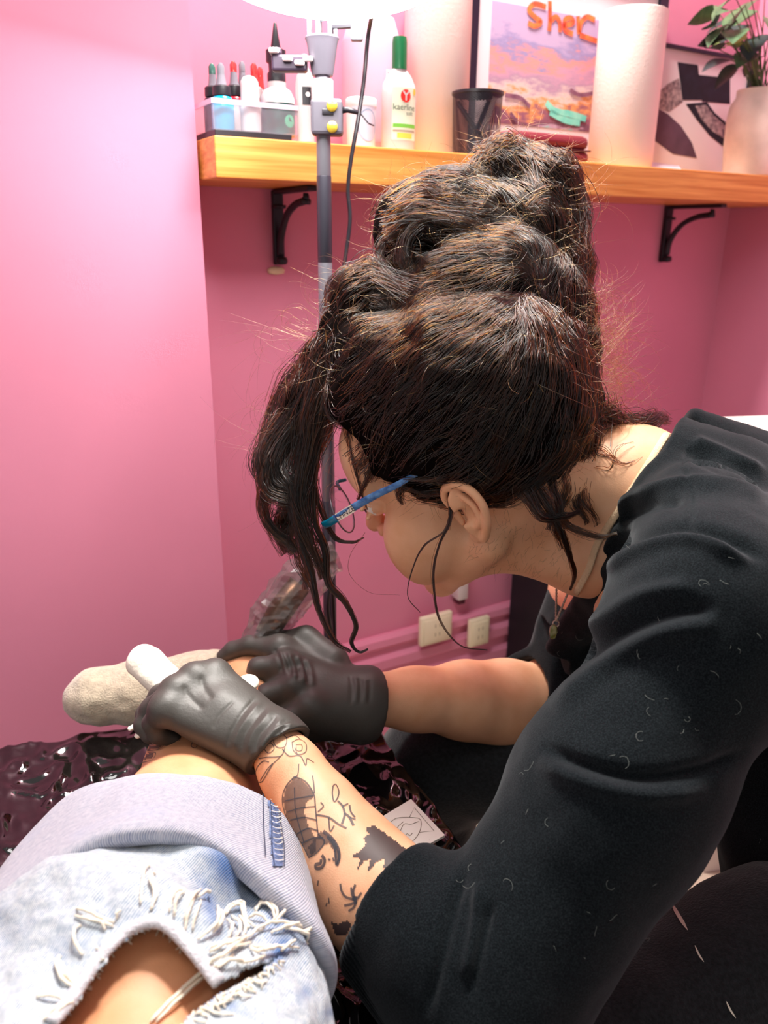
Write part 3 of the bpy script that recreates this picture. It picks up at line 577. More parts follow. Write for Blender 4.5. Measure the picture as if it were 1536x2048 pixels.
        for ax in range(3):
            a1, a2 = (ax + 1) % 3, (ax + 2) % 3
            sl0 = [slice(None)] * 3; sl1 = [slice(None)] * 3; sl0[ax] = slice(0, n[ax] - 1); sl1[ax] = slice(1, n[ax])
            for a_ in (a1, a2): sl0[a_] = slice(1, n[a_] - 1); sl1[a_] = slice(1, n[a_] - 1)
            A, B = S[tuple(sl0)], S[tuple(sl1)]; E = np.argwhere(A != B); inside = A[A != B]
            if not len(E): continue
            E = E.copy(); E[:, a1] += 1; E[:, a2] += 1
            def g(p, q):
                e = E.copy(); e[:, a1] -= p; e[:, a2] -= q; return idx[e[:, 0], e[:, 1], e[:, 2]]
            Q = np.stack([g(1, 1), g(0, 1), g(0, 0), g(1, 0)], 1); Q[~inside] = Q[~inside][:, ::-1]; F.append(Q)
        return V, np.concatenate(F)
def relax(V, F, it=2, lam=.5):
    E = np.concatenate([F[:, [i, (i + 1) % 4]] for i in range(4)]); n = len(V)
    for _ in range(it):
        A = np.zeros((n, 3)); 
        for c in range(3): A[:, c] = np.bincount(E[:, 0], V[E[:, 1], c], n) + np.bincount(E[:, 1], V[E[:, 0], c], n)
        d = np.bincount(E[:, 0], None, n) + np.bincount(E[:, 1], None, n); V = V * (1 - lam) + lam * A / np.maximum(d, 1)[:, None]
    return V
def joinq(*vfs):
    V = []; F = []; n = 0
    for v, f in vfs: V.append(v); F.append(np.asarray(f) + n); n += len(v)
    return np.concatenate(V), np.concatenate(F)
def hash3(I, seed):
    h = (I[..., 0] * 374761393 + I[..., 1] * 668265263 + I[..., 2] * 2147483647 + seed * 1274126177) & 0xffffffff
    h = ((h ^ (h >> 13)) * 1274126177) & 0xffffffff; return ((h ^ (h >> 16)) & 0xffff) / 65535.
def vnoise(P, seed=0):
    P = np.asarray(P, float); I = np.floor(P).astype(np.int64); f = P - I; f = f * f * (3 - 2 * f); r = 0
    for dx in (0, 1):
        for dy in (0, 1):
            for dz in (0, 1):
                w = (f[..., 0] if dx else 1 - f[..., 0]) * (f[..., 1] if dy else 1 - f[..., 1]) * (f[..., 2] if dz else 1 - f[..., 2])
                r = r + w * hash3(I + np.array([dx, dy, dz]), seed)
    return r * 2 - 1
def fbm(P, seed=0, o=3):
    r = 0; a = 1.
    for i in range(o): r = r + a * vnoise(P * 2 ** i, seed + i); a *= .5
    return r
def bvh(V, F): return BVHTree.FromPolygons([tuple(v) for v in np.asarray(V)], [tuple(int(i) for i in f) for f in F])
def cast(tree, px, py, lift=0.0):
    d = Vector(ray(px, py).tolist()).normalized(); h = tree.ray_cast(Vector(CAM.tolist()), d)
    if h[0] is None: return None
    n = h[1] if h[1].dot(d) < 0 else -h[1]
    return np.array(h[0] + n * lift), np.array(n)
def ribbon(tree, pts, w, lift=.0004, n=6, taper=False, closed=False, sub=True):
    """a drawn line: pixel path laid on a surface, width in metres"""
    P = cr([(x, y, 0) for x, y in pts], n) if sub else np.array([(x, y, 0) for x, y in pts], float); Q = []; N = []
    for x, y, _ in P:
        c = cast(tree, x, y, lift)
        if c is not None: Q.append(c[0]); N.append(c[1])
    if len(Q) < 2: return None
    Q = np.array(Q); N = np.array(N); T = np.gradient(Q, axis=0); S_ = np.cross(T, N); S_ /= np.linalg.norm(S_, axis=1)[:, None] + 1e-12
    m = len(Q); ww = np.full(m, w / 2)
    if taper: ww = ww * np.clip(np.sin(np.linspace(.15, math.pi - .05, m)) * 1.3, .15, 1)
    V = np.vstack([Q + S_ * ww[:, None], Q - S_ * ww[:, None]]); return V, [[i, i + 1, m + i + 1, m + i] for i in range(m - 1)]
def patch(tree, pts, lift=.0004, step=5):
    """a filled shape drawn in pixels and laid on a surface"""
    P = np.array(pts, float); x0, y0 = P.min(0); x1, y1 = P.max(0); nx = int((x1 - x0) / step) + 1; ny = int((y1 - y0) / step) + 1
    idx = {}; V = []; F = []
    def inside(x, y):
        c = False; n = len(P)
        for i in range(n):
            a, b_ = P[i], P[i - 1]
            if (a[1] > y) != (b_[1] > y) and x < (b_[0] - a[0]) * (y - a[1]) / (b_[1] - a[1]) + a[0]: c = not c
        return c
    def vid(i, j):
        if (i, j) not in idx:
            c = cast(tree, x0 + i * step, y0 + j * step, lift)
            if c is None: idx[i, j] = -1
            else: idx[i, j] = len(V); V.append(c[0])
        return idx[i, j]
    for i in range(nx):
        for j in range(ny):
            if inside(x0 + (i + .5) * step, y0 + (j + .5) * step):
                q = [vid(i, j), vid(i + 1, j), vid(i + 1, j + 1), vid(i, j + 1)]
                if min(q) >= 0: F.append(q)
    return (np.array(V), F) if F else None
def inpoly(pts, xy):
    P = np.asarray(pts, float); x, y = xy[:, 0], xy[:, 1]; c = np.zeros(len(xy), bool)
    for i in range(len(P)):
        a, b_ = P[i], P[i - 1]
        cond = ((a[1] > y) != (b_[1] > y)) & (x < (b_[0] - a[0]) * (y - a[1]) / (b_[1] - a[1] + 1e-12) + a[0]); c ^= cond
    return c
# ------------------------------------------------------------------ treatment bed and its plastic film
TZ = .555
bc = np.array([-.055, .985, 0]); ba = nrm([.39, -.92, 0]); bb = nrm([-.92, -.39, 0])      # far right corner, towards the client, towards the left
def bed(L): L = np.asarray(L, float); return bc + L[:, 0:1] * ba + L[:, 1:2] * bb + L[:, 2:3] * np.array([0, 0, 1.])
leather = mat('black_vinyl', rgb(26, 24, 30), rough=.35, bump=.1)
t = thing('tattoo_bed', bed(np.array([[.6, .27, FZ]]))[0], 'black padded tattoo bed under the client leg', 'bed')
obj('mattress', xf(box((.004, .004, TZ - .085), (1.55, .55, TZ - .006), .012), bed), leather, t)
obj('bed_frame', xf(box((.03, .03, TZ - .12), (1.52, .52, TZ - .085), .004), bed), iron, t, smooth=False)
for a_, b_ in ((.08, .08), (.08, .47), (1.46, .08), (1.46, .47)):
    obj('leg', xf(lathe([(.02, FZ), (.02, TZ - .12)], 12, c=(a_, b_, 0)), bed), iron, t, auto=40)
film_m = mat('black_film', rgb(12, 9, 11), rough=.08, spec=.7, coat=.6)
na, nb = 400, 230
A_, B_ = np.meshgrid(np.linspace(-.012, 1.2, na), np.linspace(-.03, .575, nb), indexing='ij')
drop = np.zeros_like(A_)
for edge, c_ in ((A_, 0.01), (B_, 0.004), (.548 - B_, 0.0)):
    e_ = np.clip(c_ - edge, 0, 1); drop -= e_ * 2.6 + (e_ > 0) * .0
P2 = np.stack([A_ * 9, B_ * 26 + .5 * A_ * 9, A_ * 0], -1); w1 = 1 - np.abs(vnoise(P2, 3)); P3 = np.stack([A_ * 34 + B_ * 12, B_ * 40 - A_ * 20, A_ * 0], -1); w2 = 1 - np.abs(vnoise(P3, 9))
P5 = np.stack([A_ * 60, B_ * 95, A_ * 0], -1)
rel = .0075 * w1 ** 3 + .005 * w2 ** 3 + .0024 * vnoise(P5, 5) + .003 * fbm(np.stack([A_ * 5, B_ * 6, A_ * 0], -1), 21)
L = np.stack([A_, B_, TZ - .003 + rel + drop], -1).reshape(-1, 3)
F = np.array([[i * nb + j, (i + 1) * nb + j, (i + 1) * nb + j + 1, i * nb + j + 1] for i in range(na - 1) for j in range(nb - 1)])
FILMV = bed(L); film = obj('plastic_film', (FILMV, F), film_m, None); tag(film, 'wrinkled glossy black plastic film draped over the tattoo bed', 'plastic film')
# ------------------------------------------------------------------ client: one leg in rolled jeans
skin_c = bpy.data.materials.new('skin'); skin_c.use_nodes = True
def skin_mat(m, c1, c2):
    nt = m.node_tree; b = nt.nodes['Principled BSDF']; b.inputs['Roughness'].default_value = .48; b.inputs['Specular IOR Level'].default_value = .4
    b.inputs['Subsurface Weight'].default_value = .12; b.inputs['Subsurface Radius'].default_value = (.012, .005, .003); b.inputs['Subsurface Scale'].default_value = .5
    tc = nt.nodes.new('ShaderNodeTexCoord'); n = nt.nodes.new('ShaderNodeTexNoise'); n.inputs['Scale'].default_value = 26; n.inputs['Detail'].default_value = 6
    r = nt.nodes.new('ShaderNodeValToRGB'); r.color_ramp.elements[0].position = .35; r.color_ramp.elements[1].position = .7; r.color_ramp.elements[0].color = (*c1, 1); r.color_ramp.elements[1].color = (*c2, 1)
    n2 = nt.nodes.new('ShaderNodeTexVoronoi'); n2.inputs['Scale'].default_value = 700; bp = nt.nodes.new('ShaderNodeBump'); bp.inputs['Strength'].default_value = .12; bp.inputs['Distance'].default_value = .0006
    for a, c in ((tc.outputs['Object'], n.inputs[0]), (n.outputs[0], r.inputs[0]), (r.outputs[0], b.inputs['Base Color']), (tc.outputs['Object'], n2.inputs[0]), (n2.outputs[0], bp.inputs['Height']), (bp.outputs[0], b.inputs['Normal'])): nt.links.new(a, c)
    return m
skin_mat(skin_c, rgb(216, 150, 108), rgb(230, 168, 128))
client = thing('person', (-.15, .4, TZ), 'client lying on the bed, one leg in light ripped jeans rolled below the knee', 'person')
ANK = np.array([-.158, .855, .62])
legP = [np.array(p) for p in [(-.10, -.02, .652), (-.12, .14, .655), (-.14, .30, .662), (-.15, .38, .66), (-.17, .48, .645), (-.18, .58, .632), (-.18, .68, .63), (-.168, .78, .618), tuple(ANK)]]
legR = [.078, .078, .076, .073, .066, .062, .056, .044, .038]
s = Sdf((-.42, -.03, .53), (.0, .93, .77), .003)
s.chain(legP, legR, .03)
s.ell((-.15, .375, .69), (.05, .06, .045), k=.03)            # kneecap
footP = [ANK, np.array([-.135, .875, .605]), np.array([-.24, .872, .606]), np.array([-.31, .865, .6]), np.array([-.362, .858, .598])]
s.chain([ANK, footP[2]], [.038, .036], .02); s.cap(ANK, footP[1], .036, .034, .015); s.chain(footP[2:], [.036, .033, .026], .02)
for k_ in range(5):                                           # toes
    y0 = .84 + .009 * k_; s.cap((-.35, y0, .596), (-.364 + .003 * k_, y0, .594), .008, .007, .006)
CV, CF = s.mesh(); CV = relax(CV, CF, 2); TREE_LEG = bvh(CV, CF)
obj('body', (CV, CF), skin_c, client)
s = Sdf((-.43, .79, .55), (-.15, .94, .69), .0025)
s.chain([ANK + np.array([-.035, .004, 0]), footP[2], footP[3], footP[4], footP[4] + np.array([-.012, 0, -.004])], [.0425, .041, .038, .033, .026], .015)
s.plane((-.197, .87, .62), (1, -.1, .25)); s.shift(lambda P: .0012 * fbm(P * np.array([60, 60, 90]), 4, 2))
SV, SF = s.mesh(); SV = relax(SV, SF, 1)
sock_m = mat('beige_sock', rgb(206, 192, 168), rough=1., var=.12, vscale=120, bump=.9, bscale=500, sheen=.6, spec=.1)
obj('sock', (SV, SF), sock_m, client)
# jeans
def denim(name, light, dark, blue, bsc=9., bpos=(.55, .72), stripes=1400.):
    m = bpy.data.materials.new(name); m.use_nodes = True; nt = m.node_tree; b = nt.nodes['Principled BSDF']; b.inputs['Roughness'].default_value = .9; b.inputs['Specular IOR Level'].default_value = .15; b.inputs['Sheen Weight'].default_value = .2
    N = nt.nodes.new; L_ = nt.links.new
    uvm = N('ShaderNodeUVMap'); mp = N('ShaderNodeMapping'); mp.inputs['Rotation'].default_value = (0, 0, .5); L_(uvm.outputs[0], mp.inputs[0])
    nz = N('ShaderNodeTexNoise'); nz.inputs['Scale'].default_value = 260; nz.inputs['Detail'].default_value = 3; L_(uvm.outputs[0], nz.inputs[0])
    wv = N('ShaderNodeTexWave'); wv.inputs['Scale'].default_value = stripes / 6.283; wv.inputs['Distortion'].default_value = 1.2; wv.inputs['Detail'].default_value = 1; wv.inputs['Detail Scale'].default_value = 3; L_(mp.outputs[0], wv.inputs[0])
    mulf = N('ShaderNodeMath'); mulf.operation = 'MULTIPLY'; L_(wv.outputs['Fac'], mulf.inputs[0]); L_(nz.outputs[0], mulf.inputs[1])
    mx = N('ShaderNodeMix'); mx.data_type = 'RGBA'; mx.inputs[6].default_value = (*light, 1); mx.inputs[7].default_value = (*dark, 1)
    r0 = N('ShaderNodeValToRGB'); r0.color_ramp.elements[0].position = .12; r0.color_ramp.elements[1].position = .55; L_(mulf.outputs[0], r0.inputs[0]); L_(r0.outputs[0], mx.inputs[0])
    big = N('ShaderNodeTexNoise'); big.inputs['Scale'].default_value = bsc; big.inputs['Detail'].default_value = 4; L_(uvm.outputs[0], big.inputs[0])
    r1 = N('ShaderNodeValToRGB'); r1.color_ramp.elements[0].position = bpos[0]; r1.color_ramp.elements[1].position = bpos[1]; L_(big.outputs[0], r1.inputs[0])
    at_ = N('ShaderNodeAttribute'); at_.attribute_name = 'dye'; ad = N('ShaderNodeMath'); ad.operation = 'MAXIMUM'; L_(at_.outputs['Fac'], ad.inputs[0]); 
    sc_ = N('ShaderNodeMath'); sc_.operation = 'MULTIPLY'; sc_.inputs[1].default_value = .55; L_(r1.outputs[0], sc_.inputs[0]); L_(sc_.outputs[0], ad.inputs[1])
    mb = N('ShaderNodeMix'); mb.data_type = 'RGBA'; mb.inputs[7].default_value = (*blue, 1); L_(mx.outputs[2], mb.inputs[6])
    mw = N('ShaderNodeMath'); mw.operation = 'MULTIPLY'; L_(ad.outputs[0], mw.inputs[0]); mr = N('ShaderNodeMapRange'); mr.inputs[3].default_value = .7; mr.inputs[4].default_value = 1.1; L_(wv.outputs['Fac'], mr.inputs[0]); L_(mr.outputs[0], mw.inputs[1]); L_(mw.outputs[0], mb.inputs[0])
    L_(mb.outputs[2], b.inputs['Base Color'])
    bp = N('ShaderNodeBump'); bp.inputs['Strength'].default_value = .5; bp.inputs['Distance'].default_value = .0008; L_(wv.outputs['Fac'], bp.inputs['Height']); L_(bp.outputs[0], b.inputs['Normal'])
    return m
jm = denim('washed_denim', rgb(214, 220, 220), rgb(96, 126, 160), rgb(16, 84, 152))
cm = denim('denim_reverse', rgb(198, 198, 206), rgb(126, 136, 162), rgb(160, 176, 205), stripes=1500.)
RG = np.array([(-.09, -.06, .655, .132, .105), (-.10, .06, .655, .132, .104), (-.122, .2, .664, .13, .104), (-.145, .33, .666, .126, .1), (-.166, .42, .652, .117, .099), (-.182, .537, .625, .108, .098)])
RS = np.concatenate([[0], np.cumsum(np.linalg.norm(np.diff(RG[:, :3], axis=0), axis=1))]); RL = RS[-1]
def jring(sv):
    out = np.stack([np.interp(sv, RS, RG[:, i]) for i in range(5)], -1); 
    for i in range(5): 
        f = np.polyfit(RS, RG[:, i], 4); out[..., i] = np.polyval(f, sv)
    return out
def jsurf(S_, TH, offs):
    g = jring(S_); f = np.sign(np.cos(TH)) * np.abs(np.cos(TH)) ** .9
    x = g[..., 0] + (g[..., 3] + offs) * np.sin(TH); z = g[..., 2] + (g[..., 4] + offs) * f
    return np.stack([x, g[..., 1], np.maximum(z, TZ + .001 + .0 * z)], -1)
def folds(S_, TH):
    o = .006 * fbm(np.stack([S_ * 11, TH * 1.3, S_ * 0], -1), 31) + .0022 * fbm(np.stack([S_ * 40, TH * 5, S_ * 0], -1), 32)
    th0 = .55; sd = (S_ - (RL - .10)) * 22 + (TH - th0) * 1.9                    # diagonal gathers under the cuff on the artist's side
    o += .016 * np.exp(-((TH - .62) / .4) ** 2 - ((S_ - (RL - .13)) / .045) ** 2) * np.cos(sd * 2.6)
    o -= .026 * np.exp(-((TH - .72) / .2) ** 2 - ((S_ - (RL - .125)) / .026) ** 2)
    o += .007 * np.exp(-((TH + .55) / .5) ** 2 - ((S_ - (RL - .13)) / .03) ** 2)
    o += .006 * np.exp(-((TH - .05) / .5) ** 2 - ((S_ - (RL - .155)) / .03) ** 2)
    return o
ns, nt_ = 380, 460
S_, TH = np.meshgrid(np.linspace(.02, RL - .012, ns), np.linspace(-math.pi, math.pi, nt_), indexing='ij')
JV = jsurf(S_, TH, folds(S_, TH)).reshape(-1, 3)
ii, jj = np.meshgrid(np.arange(ns - 1), np.arange(nt_ - 1), indexing='ij'); JF = np.stack([ii * nt_ + jj, ii * nt_ + jj + 1, (ii + 1) * nt_ + jj + 1, (ii + 1) * nt_ + jj], -1).reshape(-1, 4)
cen = JV[JF].mean(1); pc = proj(cen); thf = TH.reshape(-1)[JF].mean(1)
HOLE = [(40, 2090), (110, 2048), (150, 2002), (214, 1912), (262, 1868), (300, 1854), (335, 1862), (380, 1908), (430, 1972), (520, 1925), (560, 1912), (520, 1950), (430, 1990), (395, 2020), (352, 2060), (320, 2100)]
jit = np.stack([fbm(cen * 160, 71, 2), fbm(cen * 160, 77, 2)], 1) * 5
hole = inpoly(HOLE, pc[:, :2] + jit) & (np.abs(thf) < 1.5)
UVj = np.stack([TH.reshape(-1) * .11, S_.reshape(-1)], 1)
jeans = obj('jeans', (JV, JF[~hole]), jm, client, uv=UVj)
pj = proj(JV); dye = np.zeros(len(JV))
for (x, y, rx, ry, a, g) in [(500, 1790, 90, 40, .7, .5), (455, 1735, 34, 70, .45, 1.0), (490, 1715, 60, 32, -.3, 1.), (420, 1810, 18, 60, .35, .8), (560, 1900, 20, 42, -.5, 1.0), (585, 1830, 70, 70, -.6, .75), (420, 1985, 80, 12, -.55, .8), (610, 1985, 14, 22, -.6, .6), (660, 2025, 16, 12, .5, .6), (360, 2020, 30, 12, -.8, .5)]:
    dx, dy = pj[:, 0] - x, pj[:, 1] - y; u_ = dx * math.cos(a) - dy * math.sin(a); v_ = dx * math.sin(a) + dy * math.cos(a)
    dye = np.maximum(dye, g * np.exp(-((u_ / rx) ** 2 + (v_ / ry) ** 2)))
dye *= (np.abs(TH.reshape(-1)) < 1.6)
def attr(o, name, vals):
    a = o.data.attributes.new(name, 'FLOAT', 'POINT'); a.data.foreach_set('value', np.asarray(vals, np.float32))
attr(jeans, 'dye', dye)
jeans.modifiers.new('cloth', 'SOLIDIFY').thickness = .0014
# rolled cuff: profile (along, offset) swept round the leg
cp = [(RL - .112, -.002), (RL - .115, .006), (RL - .112, .0125), (RL - .1, .0145), (RL - .07, .013), (RL - .035, .0135), (RL - .008, .013), (RL - .0005, .0105), (RL + .001, .0065), (RL - .001, .003), (RL - .01, .0005), (RL - .04, -.002)]
cpi = cr([(a, b_, 0) for a, b_ in cp], 5)[:, :2]; nc = len(cpi); nt2 = 300
th2 = np.linspace(-math.pi, math.pi, nt2)
Sg = np.repeat(cpi[:, 0][:, None], nt2, 1); Og = np.repeat(cpi[:, 1][:, None], nt2, 1); Tg = np.repeat(th2[None], nc, 0)
wob = fbm(np.stack([Tg * 1.6, Sg * 9, Tg * 0], -1), 51); inner = np.clip((RL - Sg) / .11, 0, 1)
Sg2 = Sg + inner * (.016 * np.sin(Tg * 2.2 + .6) - .03 * np.exp(-((Tg - 1.05) / .5) ** 2) - .02 * np.exp(-((Tg + 1.25) / .6) ** 2)) + .004 * wob
CU = jsurf(Sg2, Tg, Og + .0035 * wob + .004 * inner * np.cos(Tg * 5)).reshape(-1, 3)
ii, jj = np.meshgrid(np.arange(nc - 1), np.arange(nt2 - 1), indexing='ij'); CUF = np.stack([ii * nt2 + jj, ii * nt2 + jj + 1, (ii + 1) * nt2 + jj + 1, (ii + 1) * nt2 + jj], -1).reshape(-1, 4)
cuff = obj('rolled_cuff', (CU, CUF), cm, jeans, uv=np.stack([Tg.reshape(-1) * .11, Sg.reshape(-1)], 1))
hem_m = mat('frayed_hem', rgb(206, 206, 212), rough=.95, var=.12, vscale=300, bump=.9, bscale=600, spec=.1)
TREE_J = bvh(np.vstack([JV, CU]), np.vstack([JF[~hole], CUF + len(JV)]).tolist()); TREE_CU = bvh(CU, CUF)
HP = []
for x, y in cr([(q[0], q[1], 0) for q in HOLE[1:9]], 10)[:, :2]:
    dv_ = np.array([x - 300., y - 2060.]); dv_ /= np.linalg.norm(dv_); q = cast(TREE_J, x + dv_[0] * 9, y + dv_[1] * 9, .0004)
    if q is not None: HP.append(q[0])
HP = np.array(HP); HP[1:-1] = (HP[:-2] + HP[1:-1] + HP[2:]) / 3
obj('torn_hem', tube(HP, .0042, 10, flat=.7), hem_m, jeans)
# ------------------------------------------------------------------ the tattoo artist
skin_a = bpy.data.materials.new('skin_artist'); skin_a.use_nodes = True; skin_mat(skin_a, rgb(226, 168, 128), rgb(240, 188, 150))
artist = thing('person', (.5, .8, FZ), 'artist in black shirt and gloves leaning over the leg, dark curly hair piled up', 'person')
# head frame
_p, _y, _q = math.radians(19), math.radians(26), math.radians(25)
fi = -math.cos(_p) * R_ - math.sin(_p) * U_
HF = nrm(math.cos(_y) * fi + math.sin(_y) * F_); HL = -F_ + (F_ @ HF) * HF; HL = nrm(HL); HU = np.cross(HF, HL)
HL, HU = HL * math.cos(_q) - HU * math.sin(_q), HU * math.cos(_q) + HL * math.sin(_q)
HS = 1.2
HC = at(922, 1022, .765) - HL * .07 * HS
HA = np.array([HF, HL, HU])
def H(f, l, u): return HC + (HF * f + HL * l + HU * u) * HS
def Hl(P): return (np.asarray(P) - HC) @ HA.T / HS
NB = at(1262, 985, .85)
h = .0018
lo = np.minimum(np.minimum(H(.13, .0, -.13), H(-.13, 0, .14)), NB) - .12; hi = np.maximum(np.maximum(H(.13, 0, -.13), H(-.13, 0, .14)), NB) + .12
s = Sdf((HC[0] - .17, HC[1] - .13, HC[2] - .17), (NB[0] + .13, HC[1] + .19, HC[2] + .16), h)
s.ell(H(-.014, 0, .042), (.098, .075, .088), HA, .01)
s.ell(H(.04, 0, -.018), (.058, .06, .085), HA, .03)
for sg in (1, -1):
    s.cap(H(.0, .05 * sg, -.05), H(.076, .012 * sg, -.094), .018, .015, .03)
    s.ell(H(.055, .04 * sg, -.024), (.042, .029, .042), HA, .02)
    s.cap(H(.088, .018 * sg, .036), H(.078, .045 * sg, .034), .009, .008, .014)
s.ell(H(.082, 0, -.098), (.018, .02, .016), HA, .02); s.ell(H(.066, 0, .048), (.048, .056, .052), HA, .02); s.ell(H(.07, .04, -.045), (.026, .024, .036), HA, .02); s.ell(H(.07, -.04, -.045), (.026, .024, .036), HA, .02)
for sg in (1, -1):
    s.ell(H(.1, .032 * sg, .014), (.014, .017, .011), HA, .008, 'sub'); s.ell(H(.084, .032 * sg, .014), (.0125, .0125, .0125), HA, .002)
    s.cap(H(.0955, .021 * sg, .0195), H(.0925, .045 * sg, .0195), .0035, .003, .004); s.cap(H(.0965, .022 * sg, .0085), H(.0925, .044 * sg, .009), .003, .003, .004)
s.chain([H(.096, 0, .028), H(.104, 0, .0), H(.113, 0, -.018)], [.007, .008, .011], .01)
for sg in (1, -1): s.ell(H(.101, .011 * sg, -.024), (.01, .0085, .008), HA, .006)
s.cap(H(.091, -.018, -.052), H(.091, .018, -.052), .0055, .0055, .008); s.cap(H(.089, -.016, -.063), H(.089, .016, -.063), .0065, .0065, .006); s.cap(H(.1, -.02, -.0575), H(.1, .02, -.0575), .0014, .0014, .002, 'sub')
s.cap(H(-.038, 0, -.03), NB, .052, .064, .035)
s.cap(NB, at(1380, 1060, .77), .058, .04, .03); s.cap(NB, at(1225, 1085, .86), .06, .062, .03); s.cap(NB, at(1290, 1000, .95), .058, .05, .03)
s.chain([H(.045, 0, -.082), H(.0, 0, -.07), at(1150, 1118, .85)], [.02, .036, .036], .03)
headVF = s.mesh(); headVF = (relax(*headVF, 2), headVF[1])
# ears
def ear(sg):
    def E(f, l, u): return H(f * .88 - .006, (l + .002) * sg, u * .88)
    c = E(0, .074, 0); s = Sdf(c - .05, c + .05, .0011)
    s.cap(E(-.004, .066, .012), E(-.002, .068, -.012), .012, .009, .004, flat=(HF, .8))
    A = nrm(HL * sg * .9 - HF * .42)                          # ear plate normal
    for a, b_, ra, rb in [((-.006, .077, .016), (-.004, .076, -.012), .016, .012)]: s.cap(E(*a), E(*b_), ra, rb, .004, flat=(A, .24))
    s.ell(E(.0, .073, -.026), (.0095, .0045, .0105), HA, .005)
    rim = cr([E(.009, .074, .006), E(.012, .074, .02), E(.006, .076, .031), E(-.006, .08, .034), E(-.018, .0845, .026), E(-.0225, .086, .01), E(-.019, .084, -.006), E(-.0115, .08, -.02), E(-.004, .076, -.03)], 4)
    s.chain(rim, np.interp(np.linspace(0, 1, len(rim)), [0, .3, .7, 1], [.0026, .0036, .0036, .004]), .0025)
    anti = cr([E(-.006, .0795, .022), E(-.013, .082, .01), E(-.012, .081, -.006), E(-.004, .078, -.015)], 4); s.chain(anti, [.0027] * len(anti), .003)
    s.cap(E(.009, .0745, .002), E(.008, .0745, -.008), .0038, .003, .003)
    s.ell(E(.0, .083, .0), (.0085, .0085, .0105), HA, .003, 'sub'); s.cap(E(-.002, .085, .025), E(-.016, .089, .014), .0026, .0022, .002, 'sub')
    v, f = s.mesh(); return relax(v, f, 1), f
earVF = joinq(ear(1), ear(-1))
# near arm
NW, NE = at(548, 1490, .74), at(975, 1985, .60); NS = at(1440, 1235, .66)
fa = [NW, at(585, 1545, .725), at(640, 1632, .70), at(700, 1722, .675), at(765, 1800, .652), at(860, 1890, .625), NE]
far_ = [.0235, .0265, .034, .0415, .046, .046, .044]
s = Sdf(np.minimum.reduce(fa + [NS]) - .09, np.maximum.reduce(fa + [NS]) + .09, .0021)
ad = nrm(fa[-1] - fa[0]); s.chain(fa, far_, .02); s.chain([NE, (NE + NS) / 2, NS], [.044, .05, .056], .02)
armVF = s.mesh(); armVF = (relax(*armVF, 2), armVF[1]); TREE_ARM = bvh(*armVF)
# far arm
FW, FE, FS = at(742, 1398, .94), at(1118, 1414, 1.075), at(1175, 1195, 1.08)
s = Sdf(np.minimum.reduce([FW, FE, FS]) - .1, np.maximum.reduce([FW, FE, FS]) + .1, .003)
s.chain([FW, at(830, 1398, .972), at(930, 1400, 1.008), at(1010, 1406, 1.037), FE], [.031, .036, .047, .054, .055], .02); s.chain([FE, FS], [.046, .052], .02)
farVF = s.mesh(); farVF = (relax(*farVF, 2), farVF[1])
# trunk under the clothes
T1, T2, T3, T4 = at(1320, 1065, .87), at(1510, 1165, .88), at(1720, 1450, .9), np.array([.62, .74, .53])
FSH = at(1185, 1190, 1.06); NSH = NS
s = Sdf((.1, .4, .35), (.85, 1.15, 1.05), .006)
s.chain([NB, T1, T2, T3, T4], [.055, .08, .1, .1, .12], .05); s.cap(NSH, FSH, .05, .05, .05); s.chain([NSH, T2], [.05, .08], .04); s.chain([FSH, T2], [.05, .08], .04)
trunkVF = s.mesh()
obj('body', joinq(headVF, earVF, armVF, farVF, trunkVF), skin_a, artist)
# --- eyes, brows, lips as small parts
eyem = mat('eye_white', rgb(238, 232, 226), rough=.2); irism = mat('iris_brown', rgb(60, 36, 24), rough=.2)
for sg in (1, -1):
    def sph(c, r, n=12): 
        V, F = lathe([(max(1e-5, r * math.sin(a)), -r * math.cos(a)) for a in np.linspace(.01, math.pi - .01, n)], 16); return V + c, F
    ey = obj('eye', sph(H(.0852, .032 * sg, .014), .0123), eyem, artist); obj('iris', sph(H(.0935, .032 * sg, .012), .0055), irism, ey)
# --- shirt
shirt_m = bpy.data.materials.new('black_knit'); shirt_m.use_nodes = True; nt = shirt_m.node_tree; b = nt.nodes['Principled BSDF']
b.inputs['Roughness'].default_value = .95; b.inputs['Specular IOR Level'].default_value = .08; b.inputs['Sheen Weight'].default_value = .13; b.inputs['Sheen Roughness'].default_value = .5; b.inputs['Sheen Tint'].default_value = (.75, .8, .85, 1)
tc = nt.nodes.new('ShaderNodeTexCoord'); n1 = nt.nodes.new('ShaderNodeTexNoise'); n1.inputs['Scale'].default_value = 900; n1.inputs['Detail'].default_value = 3
r = nt.nodes.new('ShaderNodeValToRGB'); r.color_ramp.elements[0].position = .4; r.color_ramp.elements[1].position = .72; r.color_ramp.elements[0].color = (*rgb(3, 7, 11), 1); r.color_ramp.elements[1].color = (*rgb(28, 34, 37), 1)
bp = nt.nodes.new('ShaderNodeBump'); bp.inputs['Strength'].default_value = .35; bp.inputs['Distance'].default_value = .001
for a, c in ((tc.outputs['Object'], n1.inputs[0]), (n1.outputs[0], r.inputs[0]), (r.outputs[0], b.inputs['Base Color']), (n1.outputs[0], bp.inputs['Height']), (bp.outputs[0], b.inputs['Normal'])): nt.links.new(a, c)
def vnorm(V, F):
    fn = np.cross(V[F[:, 2]] - V[F[:, 0]], V[F[:, 3]] - V[F[:, 1]]); N = np.zeros_like(V)
    for i in range(4):
        for c in range(3): N[:, c] += np.bincount(F[:, i], fn[:, c], len(V))
    return N / (np.linalg.norm(N, axis=1)[:, None] + 1e-12)
